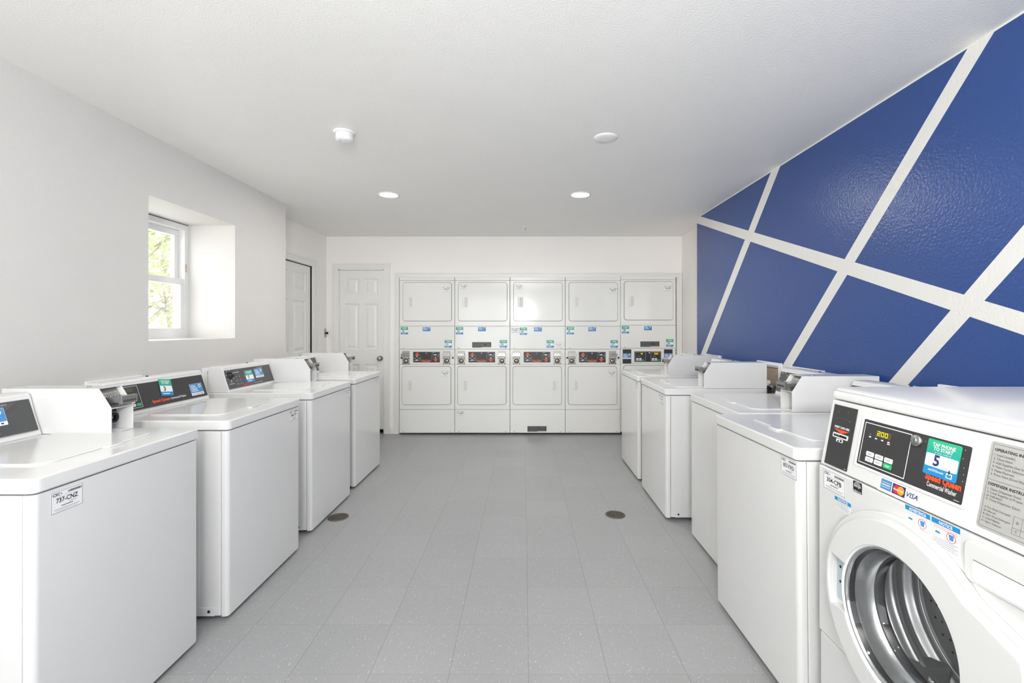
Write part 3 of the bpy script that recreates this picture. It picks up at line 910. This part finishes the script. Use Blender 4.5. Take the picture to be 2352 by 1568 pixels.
    b.box(-.001, -.004, .009, .001, .004, .0094, 'rubber')
    b.build('key_lock', pl, label='round metal key lock')
    b = MB(F); tap_sticker(b, .4165, .1325, '5', .0885, .0865, .0022, fine=True); b.build('number_sticker', pl, label='teal sticker reading TAP PHONE TO START and 5')
    # instructions plate
    b = MB(F)
    b.prism(rrect(.5204, .0195, .672, .2062, .006, 4), .0004, .0014, 'silver')
    e = .002
    b.frame(.5255, .0240, .667, .2012, .0009, e, 'grey')
    b.rect(.5255, .1245, .667, .1254, e, 'grey')
    def T(s_, u_, v_, sz, bold=0.0): b.text(s_, u_, v_, e, 'darkgrey' if not bold else 'ink', size=sz, bold=bold)
    T('OPERATING INSTRUCTIONS', .5295, .1865, .0058, .02)
    for k, s_ in enumerate(('1. Load Laundry.', '2. Close Door.', '3. Add Supplies (See Instructions Below).', '4. Make Cycle Selection.', '5. Make Payment.', '6. Press Start (Door Must be Closed).')):
        T(s_, .5305, .1765 - .0083 * k, .0046)
    T('DISPENSER INSTRUCTIONS', .5295, .1130, .0058, .02)
    for k, s_ in enumerate(('1. Open Dispenser Door.', '2. Load Supplies in Proper Compartment', '    as Indicated.', '3. Close Dispenser Door.')):
        T(s_, .5305, .1035 - .0075 * k, .0046)
    for k, s_ in enumerate(('A. Pre-Wash Detergent', '    (If Offered)', 'B. Main Wash Detergent', 'C. Liquid Bleach', 'D. Fabric Softener')):
        T(s_, .5305, .0640 - .0075 * k, .0038)
    b.frame(.590, .0325, .655, .068, .0008, e, 'grey'); b.rect(.590, .0445, .655, .0453, e, 'grey'); b.rect(.606, .0325, .6068, .068, e, 'grey')
    T('D', .5965, .054, .005); T('A', .627, .054, .005); T('C', .5965, .0365, .005); T('B', .627, .0365, .005)
    b.build('instruction_plate', t, label='silver plate printed with operating and dispenser instructions')
    # payment card stickers
    b = MB(F)
    b.poly(rrect(.243, .001, .378, .0385, .004, 4), .0006, 'white')
    b.rect(.2535, .0085, .2895, .035, .001, 'blue')
    for k in range(3): b.rect(.257, .014 + .006 * k, .286, .0165 + .006 * k, .0014, 'white' if k == 1 else 'lightgrey')
    b.rect(.2925, .0085, .334, .035, .001, 'navy')
    b.poly(circ(.3065, .0218, .0112, 24), .0014, 'red'); b.poly(circ(.3205, .0218, .0112, 24), .0018, 'amber')
    b.text('MasterCard', .3135, .0195, .0022, 'white', size=.0046, width=.030, align='c', bold=.03)
    b.text('VISA', .355, .0155, .001, 'navy', size=.0125, width=.034, align='c', bold=.015, shear=.25)
    b.build('payment_sticker', t, label='white strip with three payment card logos')
    # front stickers (plane y = 0); local x = 1.1785 - Y
    b = MB(front(0)); id_sticker(b, 1.1785 - 1.445, .844, '304-CPB', .100, .061); b.build('id_sticker', t, label='white machine label reading 304-CPB')
    b = MB(front(0))
    ex = 1.1785 - 1.361
    b.rect(ex, .849, ex + .035, .881, .0005, 'ink')
    for k in range(3):
        R1 = .0135 - .004 * k
        pts = [(ex + .0175 + R1 * math.cos(PI * i / 12), .866 + R1 * math.sin(PI * i / 12)) for i in range(13)] + [(ex + .0175 + (R1 - .0015) * math.cos(PI * (12 - i) / 12), .866 + (R1 - .0015) * math.sin(PI * (12 - i) / 12)) for i in range(13)]
        b.poly(pts, .0009, 'white')
    b.text('energy', ex + .0175, .8645, .0011, 'white', size=.006, width=.025, align='c', shear=.3)
    b.text('ENERGY STAR', ex + .0175, .8505, .0009, 'white', size=.004, width=.03, align='c', bold=.02)
    b.build('rating_sticker', t, label='small black square efficiency sticker')
    b = MB(front(0))
    nx = 1.1785 - 1.441
    b.rect(nx, .770, nx + .071, .806, .0004, 'white'); b.rect(nx, .795, nx + .071, .806, .0008, 'cyan')
    b.text('NOTICE', nx + .036, .7968, .0012, 'white', size=.0072, width=.044, align='c', bold=.03)
    for k in range(4): b.rect(nx + .003, .7905 - .005 * k, nx + .066 - .006 * (k % 2), .7915 - .005 * k, .0008, 'grey')
    b.build('notice_sticker', t, label='small white sticker headed NOTICE in blue')
    for (nm, sx, red) in (('ADVERTENCIA', 1.1785 - 1.175, False), ('NOTICE', 1.1785 - 1.099, True)):
        b = MB(front(0))
        b.rect(sx, .815, sx + .072, .881, .0004, 'white'); b.rect(sx, .869, sx + .072, .881, .0008, 'cyan')
        b.text(nm, sx + .037, .8712, .0012, 'white', size=.0072, width=.050 if not red else .034, align='c', bold=.03)
        for k in range(2): b.rect(sx + .004, .865 - .004 * k, sx + .066, .8658 - .004 * k, .0008, 'red' if red else 'lightgrey')
        b.rect(sx + .010, .8485, sx + .022, .853, .0008, 'cyan')
        b.ring(circ(sx + .050, .851, .0115, 20), circ(sx + .050, .851, .0105, 20), .0004, .0009, 'red')
        b.poly([(sx + .044, .858), (sx + .046, .845), (sx + .055, .845), (sx + .057, .858)], .0008, 'blue')
        for k in range(5): b.rect(sx + .004, .8365 - .0042 * k, sx + .067 - .008 * (k % 2), .8375 - .0042 * k, .0008, 'grey')
        b.build('notice_sticker', t, label='white sticker headed %s in blue' % nm)
    # dispenser drawer
    b = MB(front(0)); b.prism(rrect(.166, .782, .332, .869, .016, 5), 0.0002, .007, 'enamel')
    dd = b.build('dispenser_drawer', t, bevel=.003, seg=3)
    b = MB(front(-.0074)); b.prism(rrect(.186, .788, .322, .833, .012, 5), 0, .0006, 'plastic')
    b.rect(.189, .8315, .319, .8335, .0012, 'grey')
    b.build('pull_pocket', dd, label='shaded finger recess of the drawer')
    # door ring
    RO, RI = .272, .186
    n = 96
    inn = []; out = []
    tail = [(.200, .185), (.335, .135), (.335, -.135), (.200, -.185)]
    for i in range(n):
        a = 2 * PI * i / n; c, s_ = math.cos(a), math.sin(a)
        r = RO
        # right-hand handle lobe: support of the hull of circle and lobe, blended
        if c > 0:
            # ray against segments of the tail outline
            for (p, q) in zip(tail[:-1], tail[1:]):
                ex, ey = q[0] - p[0], q[1] - p[1]
                den = c * ey - s_ * ex
                if abs(den) > 1e-9:
                    tt = (p[0] * ey - p[1] * ex) / den
                    uu = (p[0] * s_ - p[1] * c) / den
                    if tt > 0 and 0 <= uu <= 1: r = max(r, tt)
        ri = .243 if c < -.945 else RI          # notch for the hinge
        out.append((r * c, cz + r * s_)); inn.append((ri * c, cz + ri * s_))
    mid = [((o[0] * .45 + i_[0] * .55), cz + ((o[1] - cz) * .45 + (i_[1] - cz) * .55)) for o, i_ in zip(out, inn)]
    b = MB(front(-.001))
    b.ring(out, inn, 0, .022, 'enamel')
    b.ring([((o[0] * .93), cz + (o[1] - cz) * .93) for o in out], inn, .0215, .034, 'enamel')
    dr = b.build('door', t, bevel=.008, seg=4, angle=40, label='white round door ring with handle lobe')
    b = MB(front(-.008))
    b.prism(rrect(-.250, cz - .078, -.190, cz + .078, .004, 4), -.0075, .0015, 'plastic')
    b.prism(rrect(-.238, cz - .066, -.205, cz + .066, .003, 4), .0012, .0026, simple('hinge_zinc', (190, 204, 214), .35, .3, noise=.05))
    for zz in (.035, -.010): b.poly(circ(-.222, cz + zz, .0045, 12), .0034, 'ink')
    b.build('hinge', dr, label='pale metal hinge plate with two screws')
    Fd = front(-.02, 0, cz)      # lathe axis points out of the machine (+n = -y)
    b = MB(Fd)
    b.lathe([(.196, -.014), (.1955, .004), (.190, .011), (.184, .010), (.182, .004)], 'plastic', 64)
    b.lathe([(.182, .004), (.1805, .008), (.177, .006), (.1755, -.004)], 'chrome', 64)
    b.build('trim_ring', dr, label='bright rim around the glass')
    b = MB(Fd); b.lathe([(.1755, -.003), (.172, -.010), (.171, -.016)], 'rubber', 64); b.lathe([(.171, -.016), (.169, -.040), (.164, -.058), (.160, -.064)], 'drum', 64)
    b.build('inner_band', dr, label='polished steel band inside the glass')
    b = MB(Fd)
    b.lathe([(.1745, .001), (.165, -.02), (.158, -.06), (.145, -.085), (.120, -.10), (.07, -.108), (.0001, -.110)], 'bowl', 64)
    b.build('door_glass', dr, label='clear bowl-shaped door glass')
    b = MB(Fd)
    b.lathe([(.207, -.03), (.196, -.05), (.166, -.062), (.158, -.066), (.155, -.074), (.160, -.080), (.158, -.088), (.168, -.094), (.205, -.098)], 'gasket', 64)
    b.build('door_gasket', t, label='dark grey rubber door gasket')
    b = MB(Fd)
    prof = [(.161, -.096), (.166, -.099), (.222, -.108)]
    for k in range(31):
        q = k / 30.0
        prof.append((.234 - .010 * math.cos(q * 2.0 * 2 * PI), -.112 - .125 * q))
    prof += [(.228, -.246), (.216, -.250), (.208, -.244)]
    b.lathe(prof, 'drum', 72)
    b.lathe([(.208, -.244), (.200, -.246), (.080, -.250), (.05, -.25), (.0001, -.25)], 'drumback', 72)
    for rr in (.085, .105, .125, .145, .165, .182):
        k = int(rr * 150)
        for i in range(k):
            a = 2 * PI * (i + .5 * (int(rr * 1000) // 20 % 2)) / k
            zz = -.2449 - (.205 - rr) * .036 + .0012
            b.add([(p[0], p[1], zz) for p in circ(rr * math.cos(a), rr * math.sin(a), .0034, 8)], [tuple(range(8))], 'dark')
    for k in range(3):
        a = 2 * PI * k / 3
        b.M = Fd @ Matrix.Rotation(a, 4, 'Z')
        b.add([(.236, -.035, -.12), (.236, .035, -.12), (.236, .035, -.24), (.236, -.035, -.24), (.214, 0, -.135), (.214, 0, -.236)],
              [(0, 1, 4), (1, 2, 5, 4), (2, 3, 5), (3, 0, 4, 5)], 'drum', False)
    b.M = Fd
    b.build('drum', t, label='polished steel drum with perforated back')
    return t
front_loader()

# ------------------------------------------------------------------ stacked dryers
S = .0054; YD = 5.724
def px(x): return (x - 917) * S - .343          # photo column on the first dryer -> local x
def pz(y): return 1.33 - (y - 752) * S
def dryer(k, label, opts):
    t = thing('stacked_dryer', label, 'dryer', (-1.543 + .343 + .6858 * k, YD, .012 if opts.get('tall') else 0), 0, 'stacked dryers in the alcove')
    w = .341
    D = .72
    b = MB(); b.box(-w, .016, .02, w, D, 1.955, 'dryer'); b.build('cabinet', t, bevel=.003)
    # header strip, upper front, access panel, lower front, base panel
    zs = dict(head=(1.914, 1.957), up=(1.349, 1.910), mid=(1.064, 1.343), low=(.315, .872), base=(.024, .309))
    def plate(nm, z0, z1, y0=0.0, bev=.004, lab=None):
        b = MB(); b.box(-w, y0, z0, w, .016, z1, 'dryer'); return b.build(nm, t, bevel=bev, seg=3, label=lab)
    plate('header_strip', *zs['head']); plate('upper_front', *zs['up']); plate('lower_front', *zs['low'])
    mid = plate('access_panel', *zs['mid'], y0=-.004); base = plate('base_panel', *zs['base'], y0=-.002)
    for (par, zz) in ((mid, 1.076), (base, .040)):
        for xx in (-.29, .29):
            b = MB(front(-.004, xx, zz)); b.lathe([(.006, 0), (.005, .0018), (.0001, .002)], 'steel', 10); b.build('screw', par)
    def door(nm, x0, x1, z0, z1, hx, hz0, hz1, flip):
        b = MB(front(0))
        b.prism(rrect(x0 - .0048, z0 - .0048, x1 + .0048, z1 + .0048, .034, 7), -.001, .0012, 'seal')
        b.prism(rrect(x0, z0, x1, z1, .030, 7), .0008, .010, 'dryer')
        d = b.build(nm, t, bevel=.0025, seg=2, angle=60)
        b = MB(front(-.010))
        b.ring(rrect(hx - .035, hz0, hx + .035, hz1, .006, 4), rrect(*((hx - .002, hz0 + .008, hx + .031, hz1 - .008) if not flip else (hx - .031, hz0 + .008, hx + .002, hz1 - .008)), .006, 4), -.0005, .004, 'handle')
        a = (hx - .002, hx + .031) if not flip else (hx - .031, hx + .002)
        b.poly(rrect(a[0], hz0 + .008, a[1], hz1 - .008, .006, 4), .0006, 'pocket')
        b.build('door_handle', d, bevel=.0015, seg=2, angle=50, label='recessed ivory door pull')
        return d
    hxu = -.214
    up = door('upper_door', -.2955, .3045, 1.413, 1.887, hxu, 1.578, 1.710, False)
    fl = opts.get('flip_low', False)
    lo = door('lower_door', -.305, .295, .377, .847, .222 if fl else -.222, .545, .675, fl)
    # control panel
    b = MB(); b.box(-w, .004, .876, w, .016, 1.060, 'dryer'); cp = b.build('control_panel', t, bevel=.003)
    Fc = front(.004)
    if not opts.get('digital'):
        b = MB(Fc); b.prism(rrect(-.173, .897, .159, 1.029, .003, 3), .0002, .0016, 'black')
        e = .0022
        U = lambda q: -.173 + q * .332; V = lambda q: .897 + q * .132
        def tri(cx, cy, up_):
            s_ = .028
            b.poly([(U(cx) - s_, V(cy) - .016), (U(cx) + s_, V(cy) - .016), (U(cx), V(cy) + .022)] if up_ else [(U(cx) - s_, V(cy) + .016), (U(cx), V(cy) - .022), (U(cx) + s_, V(cy) + .016)], e, 'orange')
        tri(.155, .80, True); tri(.84, .19, False)
        b.frame(U(.01), V(.03), U(.30), V(.66), .0012, e, 'lightgrey'); b.rect(U(.01), V(.44), U(.30), V(.45), e, 'lightgrey')
        b.frame(U(.69), V(.33), U(.985), V(.97), .0012, e, 'lightgrey'); b.rect(U(.69), V(.52), U(.985), V(.53), e, 'lightgrey')
        b.text('Speed Queen', U(.50), V(.14), e, 'orange', size=.017, width=.118, align='c', bold=.05)
        b.rect(U(.35), V(.05), U(.64), V(.085), e, 'lightgrey')
        for (cx, cy) in ((.04, .36), (.20, .36), (.04, .16), (.22, .2), (.72, .9), (.72, .7), (.92, .75), (.9, .6)):
            b.rect(U(cx), V(cy), U(cx + .07), V(cy + .035), e, 'lightgrey')
        fa = b.build('fascia', cp, label='black fascia with orange arrows and orange lettering')
        for (cx, cy, wd) in ((.145, .58, .008), (.145, .22, .016), (.83, .72, .016), (.84, .42, .008)):
            b.M = Fc
            q = MB(Fc); q.prism(rrect(U(cx) - wd, V(cy) - .006, U(cx) + wd, V(cy) + .006, .0055, 4), .0018, .006, 'white')
            o = q.build('push_button', t); 
            o.parent = cp
        q = MB(Fc @ Matrix.Translation((U(.49), V(.84), .0016))); q.lathe([(.010, 0), (.009, .004), (.0001, .005)], 'chrome', 18); o = q.build('key_lock', cp)
        for cx in (-.262, .243):
            q = MB(Fc)
            q.prism(rrect(cx - .045, .968, cx + .045, 1.040, .004, 3), .0002, .004, 'brass')
            q.box(cx - .040, .985, .004, cx + .040, 1.018, .040, 'steel')
            q.box(cx - .048, .978, .034, cx + .048, 1.006, .064, 'steel')
            q.box(cx - .026, .994, .0645, cx + .026, 1.003, .066, 'chrome')
            q.build('coin_slide', cp, bevel=.006, seg=2, label='protruding metal coin slide')
            q = MB(Fc)
            q.prism(rrect(cx - .046, .873, cx + .046, .958, .004, 3), .0002, .006, 'brass')
            for sx in (-.036, .036):
                for sz in (.883, .948): q.cyl(cx + sx, sz, .0065, .006, .008, 'rubber', 10)
            lp = q.build('lock_plate', cp, bevel=.001, seg=1, label='square metal coin box lock plate')
            q = MB(Fc @ Matrix.Translation((cx, .915, .006)))
            q.lathe([(.031, 0), (.030, .003), (.024, .004)], 'rubber', 28)
            q.lathe([(.024, .003), (.023, .010), (.012, .011), (.0001, .011)], 'steel', 28)
            q.lathe([(.012, .0112), (.012, .013), (.0001, .013)], 'brass', 18)
            q.lathe([(.004, .0132), (.0001, .0134)], 'dark', 10)
            q.build('lock', lp, label='round coin box lock')
        if opts.get('knobs', True):
            for cx in (-.319, .32):
                q = MB(Fc @ Matrix.Translation((cx, .955, 0))); q.lathe([(.011, 0), (.010, .006), (.0001, .007)], 'rubber', 14); q.build('plug', cp, label='round black plug')
    else:
        for (x0, x1) in ((px(1430) - .6858 * 4, px(1449.7) - .6858 * 4), (px(1525) - .6858 * 4, px(1544.6) - .6858 * 4)):
            q = MB(Fc); q.prism(rrect(x0, .866, x1, 1.048, .004, 3), .0002, .003, 'black')
            c = q.build('card_reader', cp, label='tall black card reader panel')
            q = MB(Fc); blue_sticker(q, (x0 + x1) / 2, .963, .10, .068, .003); q.build('notice_sticker', c, label='blue notice sticker')
        x0, x1 = px(1457) - .6858 * 4, px(1518.4) - .6858 * 4
        q = MB(Fc); q.prism(rrect(x0, .893, x1, 1.022, .003, 3), .0002, .0018, 'black')
        e = .0024
        for (a, c, tx) in ((x0 + .010, x0 + .140, '18'), (x1 - .128, x1 - .008, '200')):
            q.frame(a, .903, c, 1.012, .0022, e, 'lightgrey')
            q.seg7(tx, (a + c) / 2 - (.016 if len(tx) == 3 else .004), .984, e, 'led', .019, .012, .005)
            for i in range(2):
                for j in range(2): q.poly(rrect(a + .012 + .036 * i, .910 + .017 * j, a + .042 + .036 * i, .922 + .017 * j, .002, 3), e, 'white')
            q.poly(rrect(a + .082, .910, a + .110, .922, .002, 3), e, 'keygreen')
            q.poly(circ(a + .036, .964, .004, 10), e, 'lightgrey'); q.poly(circ(a + .056, .961, .004, 10), e, 'lightgrey')
        q.text('Speed Queen', x1 - .066, 1.0145, e, 'orange', size=.0095, width=.085, align='c', bold=.05)
        q.poly(circ((x0 + x1) / 2 + .02, 1.006, .008, 14), e, 'white')
        q.build('control_plate', cp, label='black plate with two digital displays and keys')
    # stickers
    for par, nm, fn, a, lab in opts['stickers']:
        q = MB(front({'up': -.010, 'lo': -.010, 'mid': -.004, 'base': -.002}[par]))
        fn(q, *a)
        q.build(nm, {'up': up, 'lo': lo, 'mid': mid, 'base': base}[par], label=lab)
    return t

def spec_plate(b, x, z):
    b.rect(x - .118, z - .034, x + .118, z + .034, .0004, 'black')
    for k in range(5):
        b.rect(x - .112, z + .022 - .012 * k, x + .02 + .018 * (k % 3), z + .026 - .012 * k, .0008, 'grey')
        b.rect(x + .03, z + .022 - .012 * k, x + .105, z + .026 - .012 * k, .0008, 'grey')
    b.rect(x + .005, z - .034, x + .118, z - .025, .001, 'silver')
def tp(x, z, n): return ('mid', 'number_sticker', lambda b: tap_sticker(b, x, z, n, .09, .092), (), 'teal sticker reading TAP PHONE TO START and ' + n)
def bl(x, z): return ('mid', 'notice_sticker', lambda b: blue_sticker(b, x, z, .099, .052, 0, False), (), 'blue notice sticker with white print')
def idl(par, x, z, txt, faded=False): return (par, 'id_sticker', lambda b: id_sticker(b, x, z, txt, .100, .062, faded), (), 'white machine label')
def sp(par, x, z): return (par, 'rating_plate', lambda b: spec_plate(b, x, z), (), 'dark printed rating plate')
dryer(0, 'stacked white dryer with stickers 10 and 11, beside the closet door', dict(stickers=[tp(-.280, 1.292, '10'), tp(.264, 1.129, '11'), bl(-.004, 1.310), idl('up', .243, 1.802, '948-FTE'), idl('lo', .228, .757, '948-FTE')]))
dryer(1, 'stacked white dryer with stickers 12 and 13', dict(knobs=False, stickers=[tp(-.282, 1.292, '12'), tp(.262, 1.129, '13'), bl(-.004, 1.310), idl('up', -.230, 1.833, '315-RDB'), idl('base', -.268, .266, '315-RDB'), sp('mid', -.007, 1.116)]))
dryer(2, 'stacked white dryer with stickers 14 and 15 and bright window glare', dict(flip_low=True, knobs=False, stickers=[tp(-.176, 1.286, '14'), tp(.157, 1.128, '15'), bl(.004, 1.308), idl('up', -.230, 1.832, '', True), idl('mid', -.278, 1.296, '315-RLC'), idl('mid', .262, 1.118, '', True), sp('base', -.008, .074)]))
dryer(3, 'stacked white dryer with stickers 16 and 17', dict(stickers=[tp(-.281, 1.292, '16'), tp(.264, 1.129, '17'), bl(-.010, 1.310), idl('up', .250, 1.790, '508-FTB'), idl('lo', .235, .757, '453-HTP')]))
dryer(4, 'stacked white dryer with digital displays and stickers 18 and 19, right end', dict(tall=True, digital=True, stickers=[tp(-.283, 1.292, '18'), tp(.266, 1.129, '19'), bl(-.004, 1.310), idl('up', .244, 1.802, '453-CPB'), sp('mid', .02, 1.112)]))

# ------------------------------------------------------------------ outlet boxes on the walls
def outlet_box(label, M0, w, z0, z1, open_=False):
    t = thing('outlet_box', label, 'outlet box', tuple(M0.translation), 0, 'white washer outlet boxes on the walls')
    L = Matrix.Translation(-M0.translation) @ M0
    b = MB(L)
    frame3(b, 0, z0, w, z1, .035, 0, .014, 'plastic'); frame3(b, .012, z0 + .012, w - .012, z1 - .012, .012, .014, .022, 'plastic')
    b.build('frame', t, bevel=.003)
    b = MB(L); b.box(.035, z0 + .035, .001, w - .035, z1 - .035, .003, 'brown' if open_ else 'plastic')
    b.build('back_panel', t, label='bare brown back' if open_ else None)
    if open_:
        for u in (.160, .240):
            b = MB(L); b.tube([(u, z0 + .11, .003), (u, z0 + .11, .035)], .013, 'brass', 10); b.tube([(u, z0 + .125, .03), (u, z0 + .08, .03)], .016, 'brass', 10)
            b.box(u - .02, z0 + .118, .035, u + .02, z0 + .126, .042, 'red' if u < .2 else 'cyan')
            b.build('valve', t, label='metal water valve')
            b = MB(L); b.tube([(u, z0 + .09, .03), (u + .01, z0 + .10, .055), (u + .03, z0 + .075, .07), (u + .02, z0 - .02, .075), (u, z0 - .3, .07), (u, z0 - .5, .06)], .014, 'rubber', 10)
            b.build('hose', t, label='black rubber water hose')
        b = MB(L); b.prism(rrect(.200, z0 + .112, .226, z0 + .150, .006, 4), .03, .06, 'plastic'); b.build('hose_elbow', t)
    return t
def onR(y): return fr((XR, y, 0), (0, -1, 0), (0, 0, 1))     # u = -Y, faces -X
def onL(y): return fr((XL, y, 0), (0, 1, 0), (0, 0, 1))
outlet_box('white outlet box frame on the blue wall behind the farthest right washer', onR(4.556), .36, .80, 1.073)
outlet_box('white outlet box with brown inside and black hoses on the blue wall', onR(3.542), .335, .80, 1.080, True)
outlet_box('white outlet box frame between two coin boxes on the blue wall', onR(3.104), .349, .80, 1.072)
outlet_box('white outlet box frame on the blue wall above the front-load washer', onR(1.995), .34, .80, 1.086)
outlet_box('white outlet box frame on the left wall behind the washer with sticker 3', onL(2.317), .34, .80, 1.058)
outlet_box('white outlet box frame on the left wall behind the washer with sticker 7', onL(3.165), .34, .80, 1.050)

# ------------------------------------------------------------------ ceiling and floor fittings
def down(x, y): return Matrix.Translation((x, y, H)) @ Matrix.Rotation(PI, 4, 'X')
t = thing('smoke_detector', 'round white smoke detector on the ceiling', 'smoke detector', (-1.05, 2.70, H))
L = Matrix.Rotation(PI, 4, 'X')
b = MB(L); b.lathe([(.062, 0), (.062, .006), (.050, .010)], 'plastic', 32); b.build('base', t)
b = MB(L); b.lathe([(.049, .008), (.0505, .038), (.046, .048), (.030, .052), (.0001, .053)], 'plastic', 32); hd = b.build('body', t)
b = MB(L @ Matrix.Translation((-.018, .012, .0515))); b.lathe([(.004, 0), (.003, .002), (.0001, .002)], 'grey', 10); b.build('indicator', hd)
def downlight(x, y, label):
    t = thing('ceiling_downlight', label, 'downlight', (x, y, H), 0, 'lit recessed downlights')
    b = MB(L); b.lathe([(.092, 0), (.092, .003), (.080, .006), (.076, .004)], 'plastic', 36); b.build('trim', t)
    b = MB(L); b.lathe([(.077, .003), (.05, .0045), (.0001, .005)], 'lamp', 36); b.build('diffuser', t, label='glowing white diffuser')
downlight(-1.159, 3.962, 'round lit downlight above the left row, behind the smoke detector')
downlight(.486, 3.962, 'round lit downlight above the right side of the aisle')
b = MB(Matrix.Translation((.491, 2.77, H)) @ L); b.lathe([(.070, 0), (.069, .004), (.058, .009), (.03, .0115), (.0001, .012)], 'plastic', 36)
tag(b.build('ceiling_cover_plate'), 'blank round white cover plate on the ceiling', 'cover plate')
t = thing('fire_sprinkler', 'small pendent sprinkler head on the ceiling near the dryers', 'sprinkler', (.017, 5.20, H))
b = MB(L); b.lathe([(.036, 0), (.035, .003), (.016, .006)], 'plastic', 24); b.build('escutcheon', t)
b = MB(L); b.lathe([(.012, .004), (.012, .014), (.006, .016), (.006, .020), (.0001, .020)], 'plastic', 16)
b.tube([(.011, 0, .012), (.014, 0, .028), (.004, 0, .042)], .003, 'plastic', 6); b.tube([(-.011, 0, .012), (-.014, 0, .028), (-.004, 0, .042)], .003, 'plastic', 6)
b.tube([(0, 0, .020), (0, 0, .040)], .0035, 'ink', 6)
b.build('frame', t)
b = MB(L); b.lathe([(.0001, .042), (.018, .042), (.018, .044), (.0001, .044)], 'plastic', 18); b.build('deflector', t)
def drain(x, y, label):
    t = thing('floor_drain', label, 'floor drain', (x, y, 0), 0, 'round floor drains')
    b = MB(); b.lathe([(.070, .0005), (.068, .004), (.056, .004), (.055, .0015)], 'grate', 36); b.build('rim', t)
    b = MB(); b.lathe([(.056, .001), (.0001, .001)][::-1], 'dark', 30)
    for k in range(11):
        yy = -.05 + .01 * k; hw = math.sqrt(max(0, .055 ** 2 - yy ** 2))
        if hw > .006: b.box(-hw, yy - .0032, .0012, hw, yy + .0032, .0038, 'grate')
    b.box(-.003, -.055, .0014, .003, .055, .0036, 'grate')
    b.build('grate', t, label='slotted bronze grate')
drain(.650, 3.279, 'round bronze floor drain in the aisle by the right washers')
drain(-1.300, 3.235, 'round bronze floor drain half tucked under a left washer')

# ------------------------------------------------------------------ light
def area(name, loc, rot, sx, sy, P, col=(1, 1, 1), shape='RECTANGLE'):
    l = bpy.data.lights.new(name, 'AREA'); l.shape = shape; l.size = sx; l.size_y = sy; l.energy = P; l.color = col
    o = bpy.data.objects.new(name, l); o.location = loc; o.rotation_euler = rot; COL.objects.link(o); return o
area('storefront_daylight', (-.95, YF + 0.02, 1.3), (math.radians(90), 0, 0), 1.8, 1.8, 20, (1, .985, .965))
area('window_daylight', (-2.72, 3.12, 1.70), (math.radians(90), 0, math.radians(-90)), .8, .84, 3.5, (1, .995, .97))
area("bounce_flash", (-.02, -.9, 1.74), (math.radians(142), 0, 0), .30, .30, 96, (1, .99, .97))
for i, (x, y, p) in enumerate(((-1.159, 3.962, 11), (.486, 3.962, 12), (-.5, .6, 2), (.486, .6, 2))):  # first two sit in the downlights; last two are added unseen fill
    area('downlight_and_fill', (x, y, H - .012), (0, 0, 0), .15, .15, p, (1, .97, .93), 'DISK')
s = bpy.data.lights.new('sun', 'SUN'); s.energy = 5.0; s.angle = .05; s.color = (1, .97, .9)
so = bpy.data.objects.new('sun', s); so.rotation_euler = (0, math.radians(48), 0); COL.objects.link(so)

w = bpy.data.worlds.new('sky'); SC.world = w; w.use_nodes = True
bg = w.node_tree.nodes['Background']; bg.inputs[0].default_value = (.93, .97, 1.0, 1); bg.inputs[1].default_value = 2.7

# ------------------------------------------------------------------ camera
cam = bpy.data.cameras.new('camera'); co = bpy.data.objects.new('camera', cam); COL.objects.link(co)
co.location = (0, 0, 1.33); co.rotation_euler = (PI / 2, 0, 0)
cam.sensor_width = 36.0; cam.lens = 36.0 * 1060 / 2352
cam.shift_x = (1176 - 1203) / 2352; cam.shift_y = (752 - 784) / 2352
cam.clip_start = .05
SC.camera = co
SC.view_settings.view_transform = 'Standard'
SC.view_settings.exposure = 0.05
SC.cycles.max_bounces = 14; SC.cycles.diffuse_bounces = 8; SC.cycles.transparent_max_bounces = 16
SC.cycles.use_denoising = True
SC.cycles.sample_clamp_indirect = 8.0
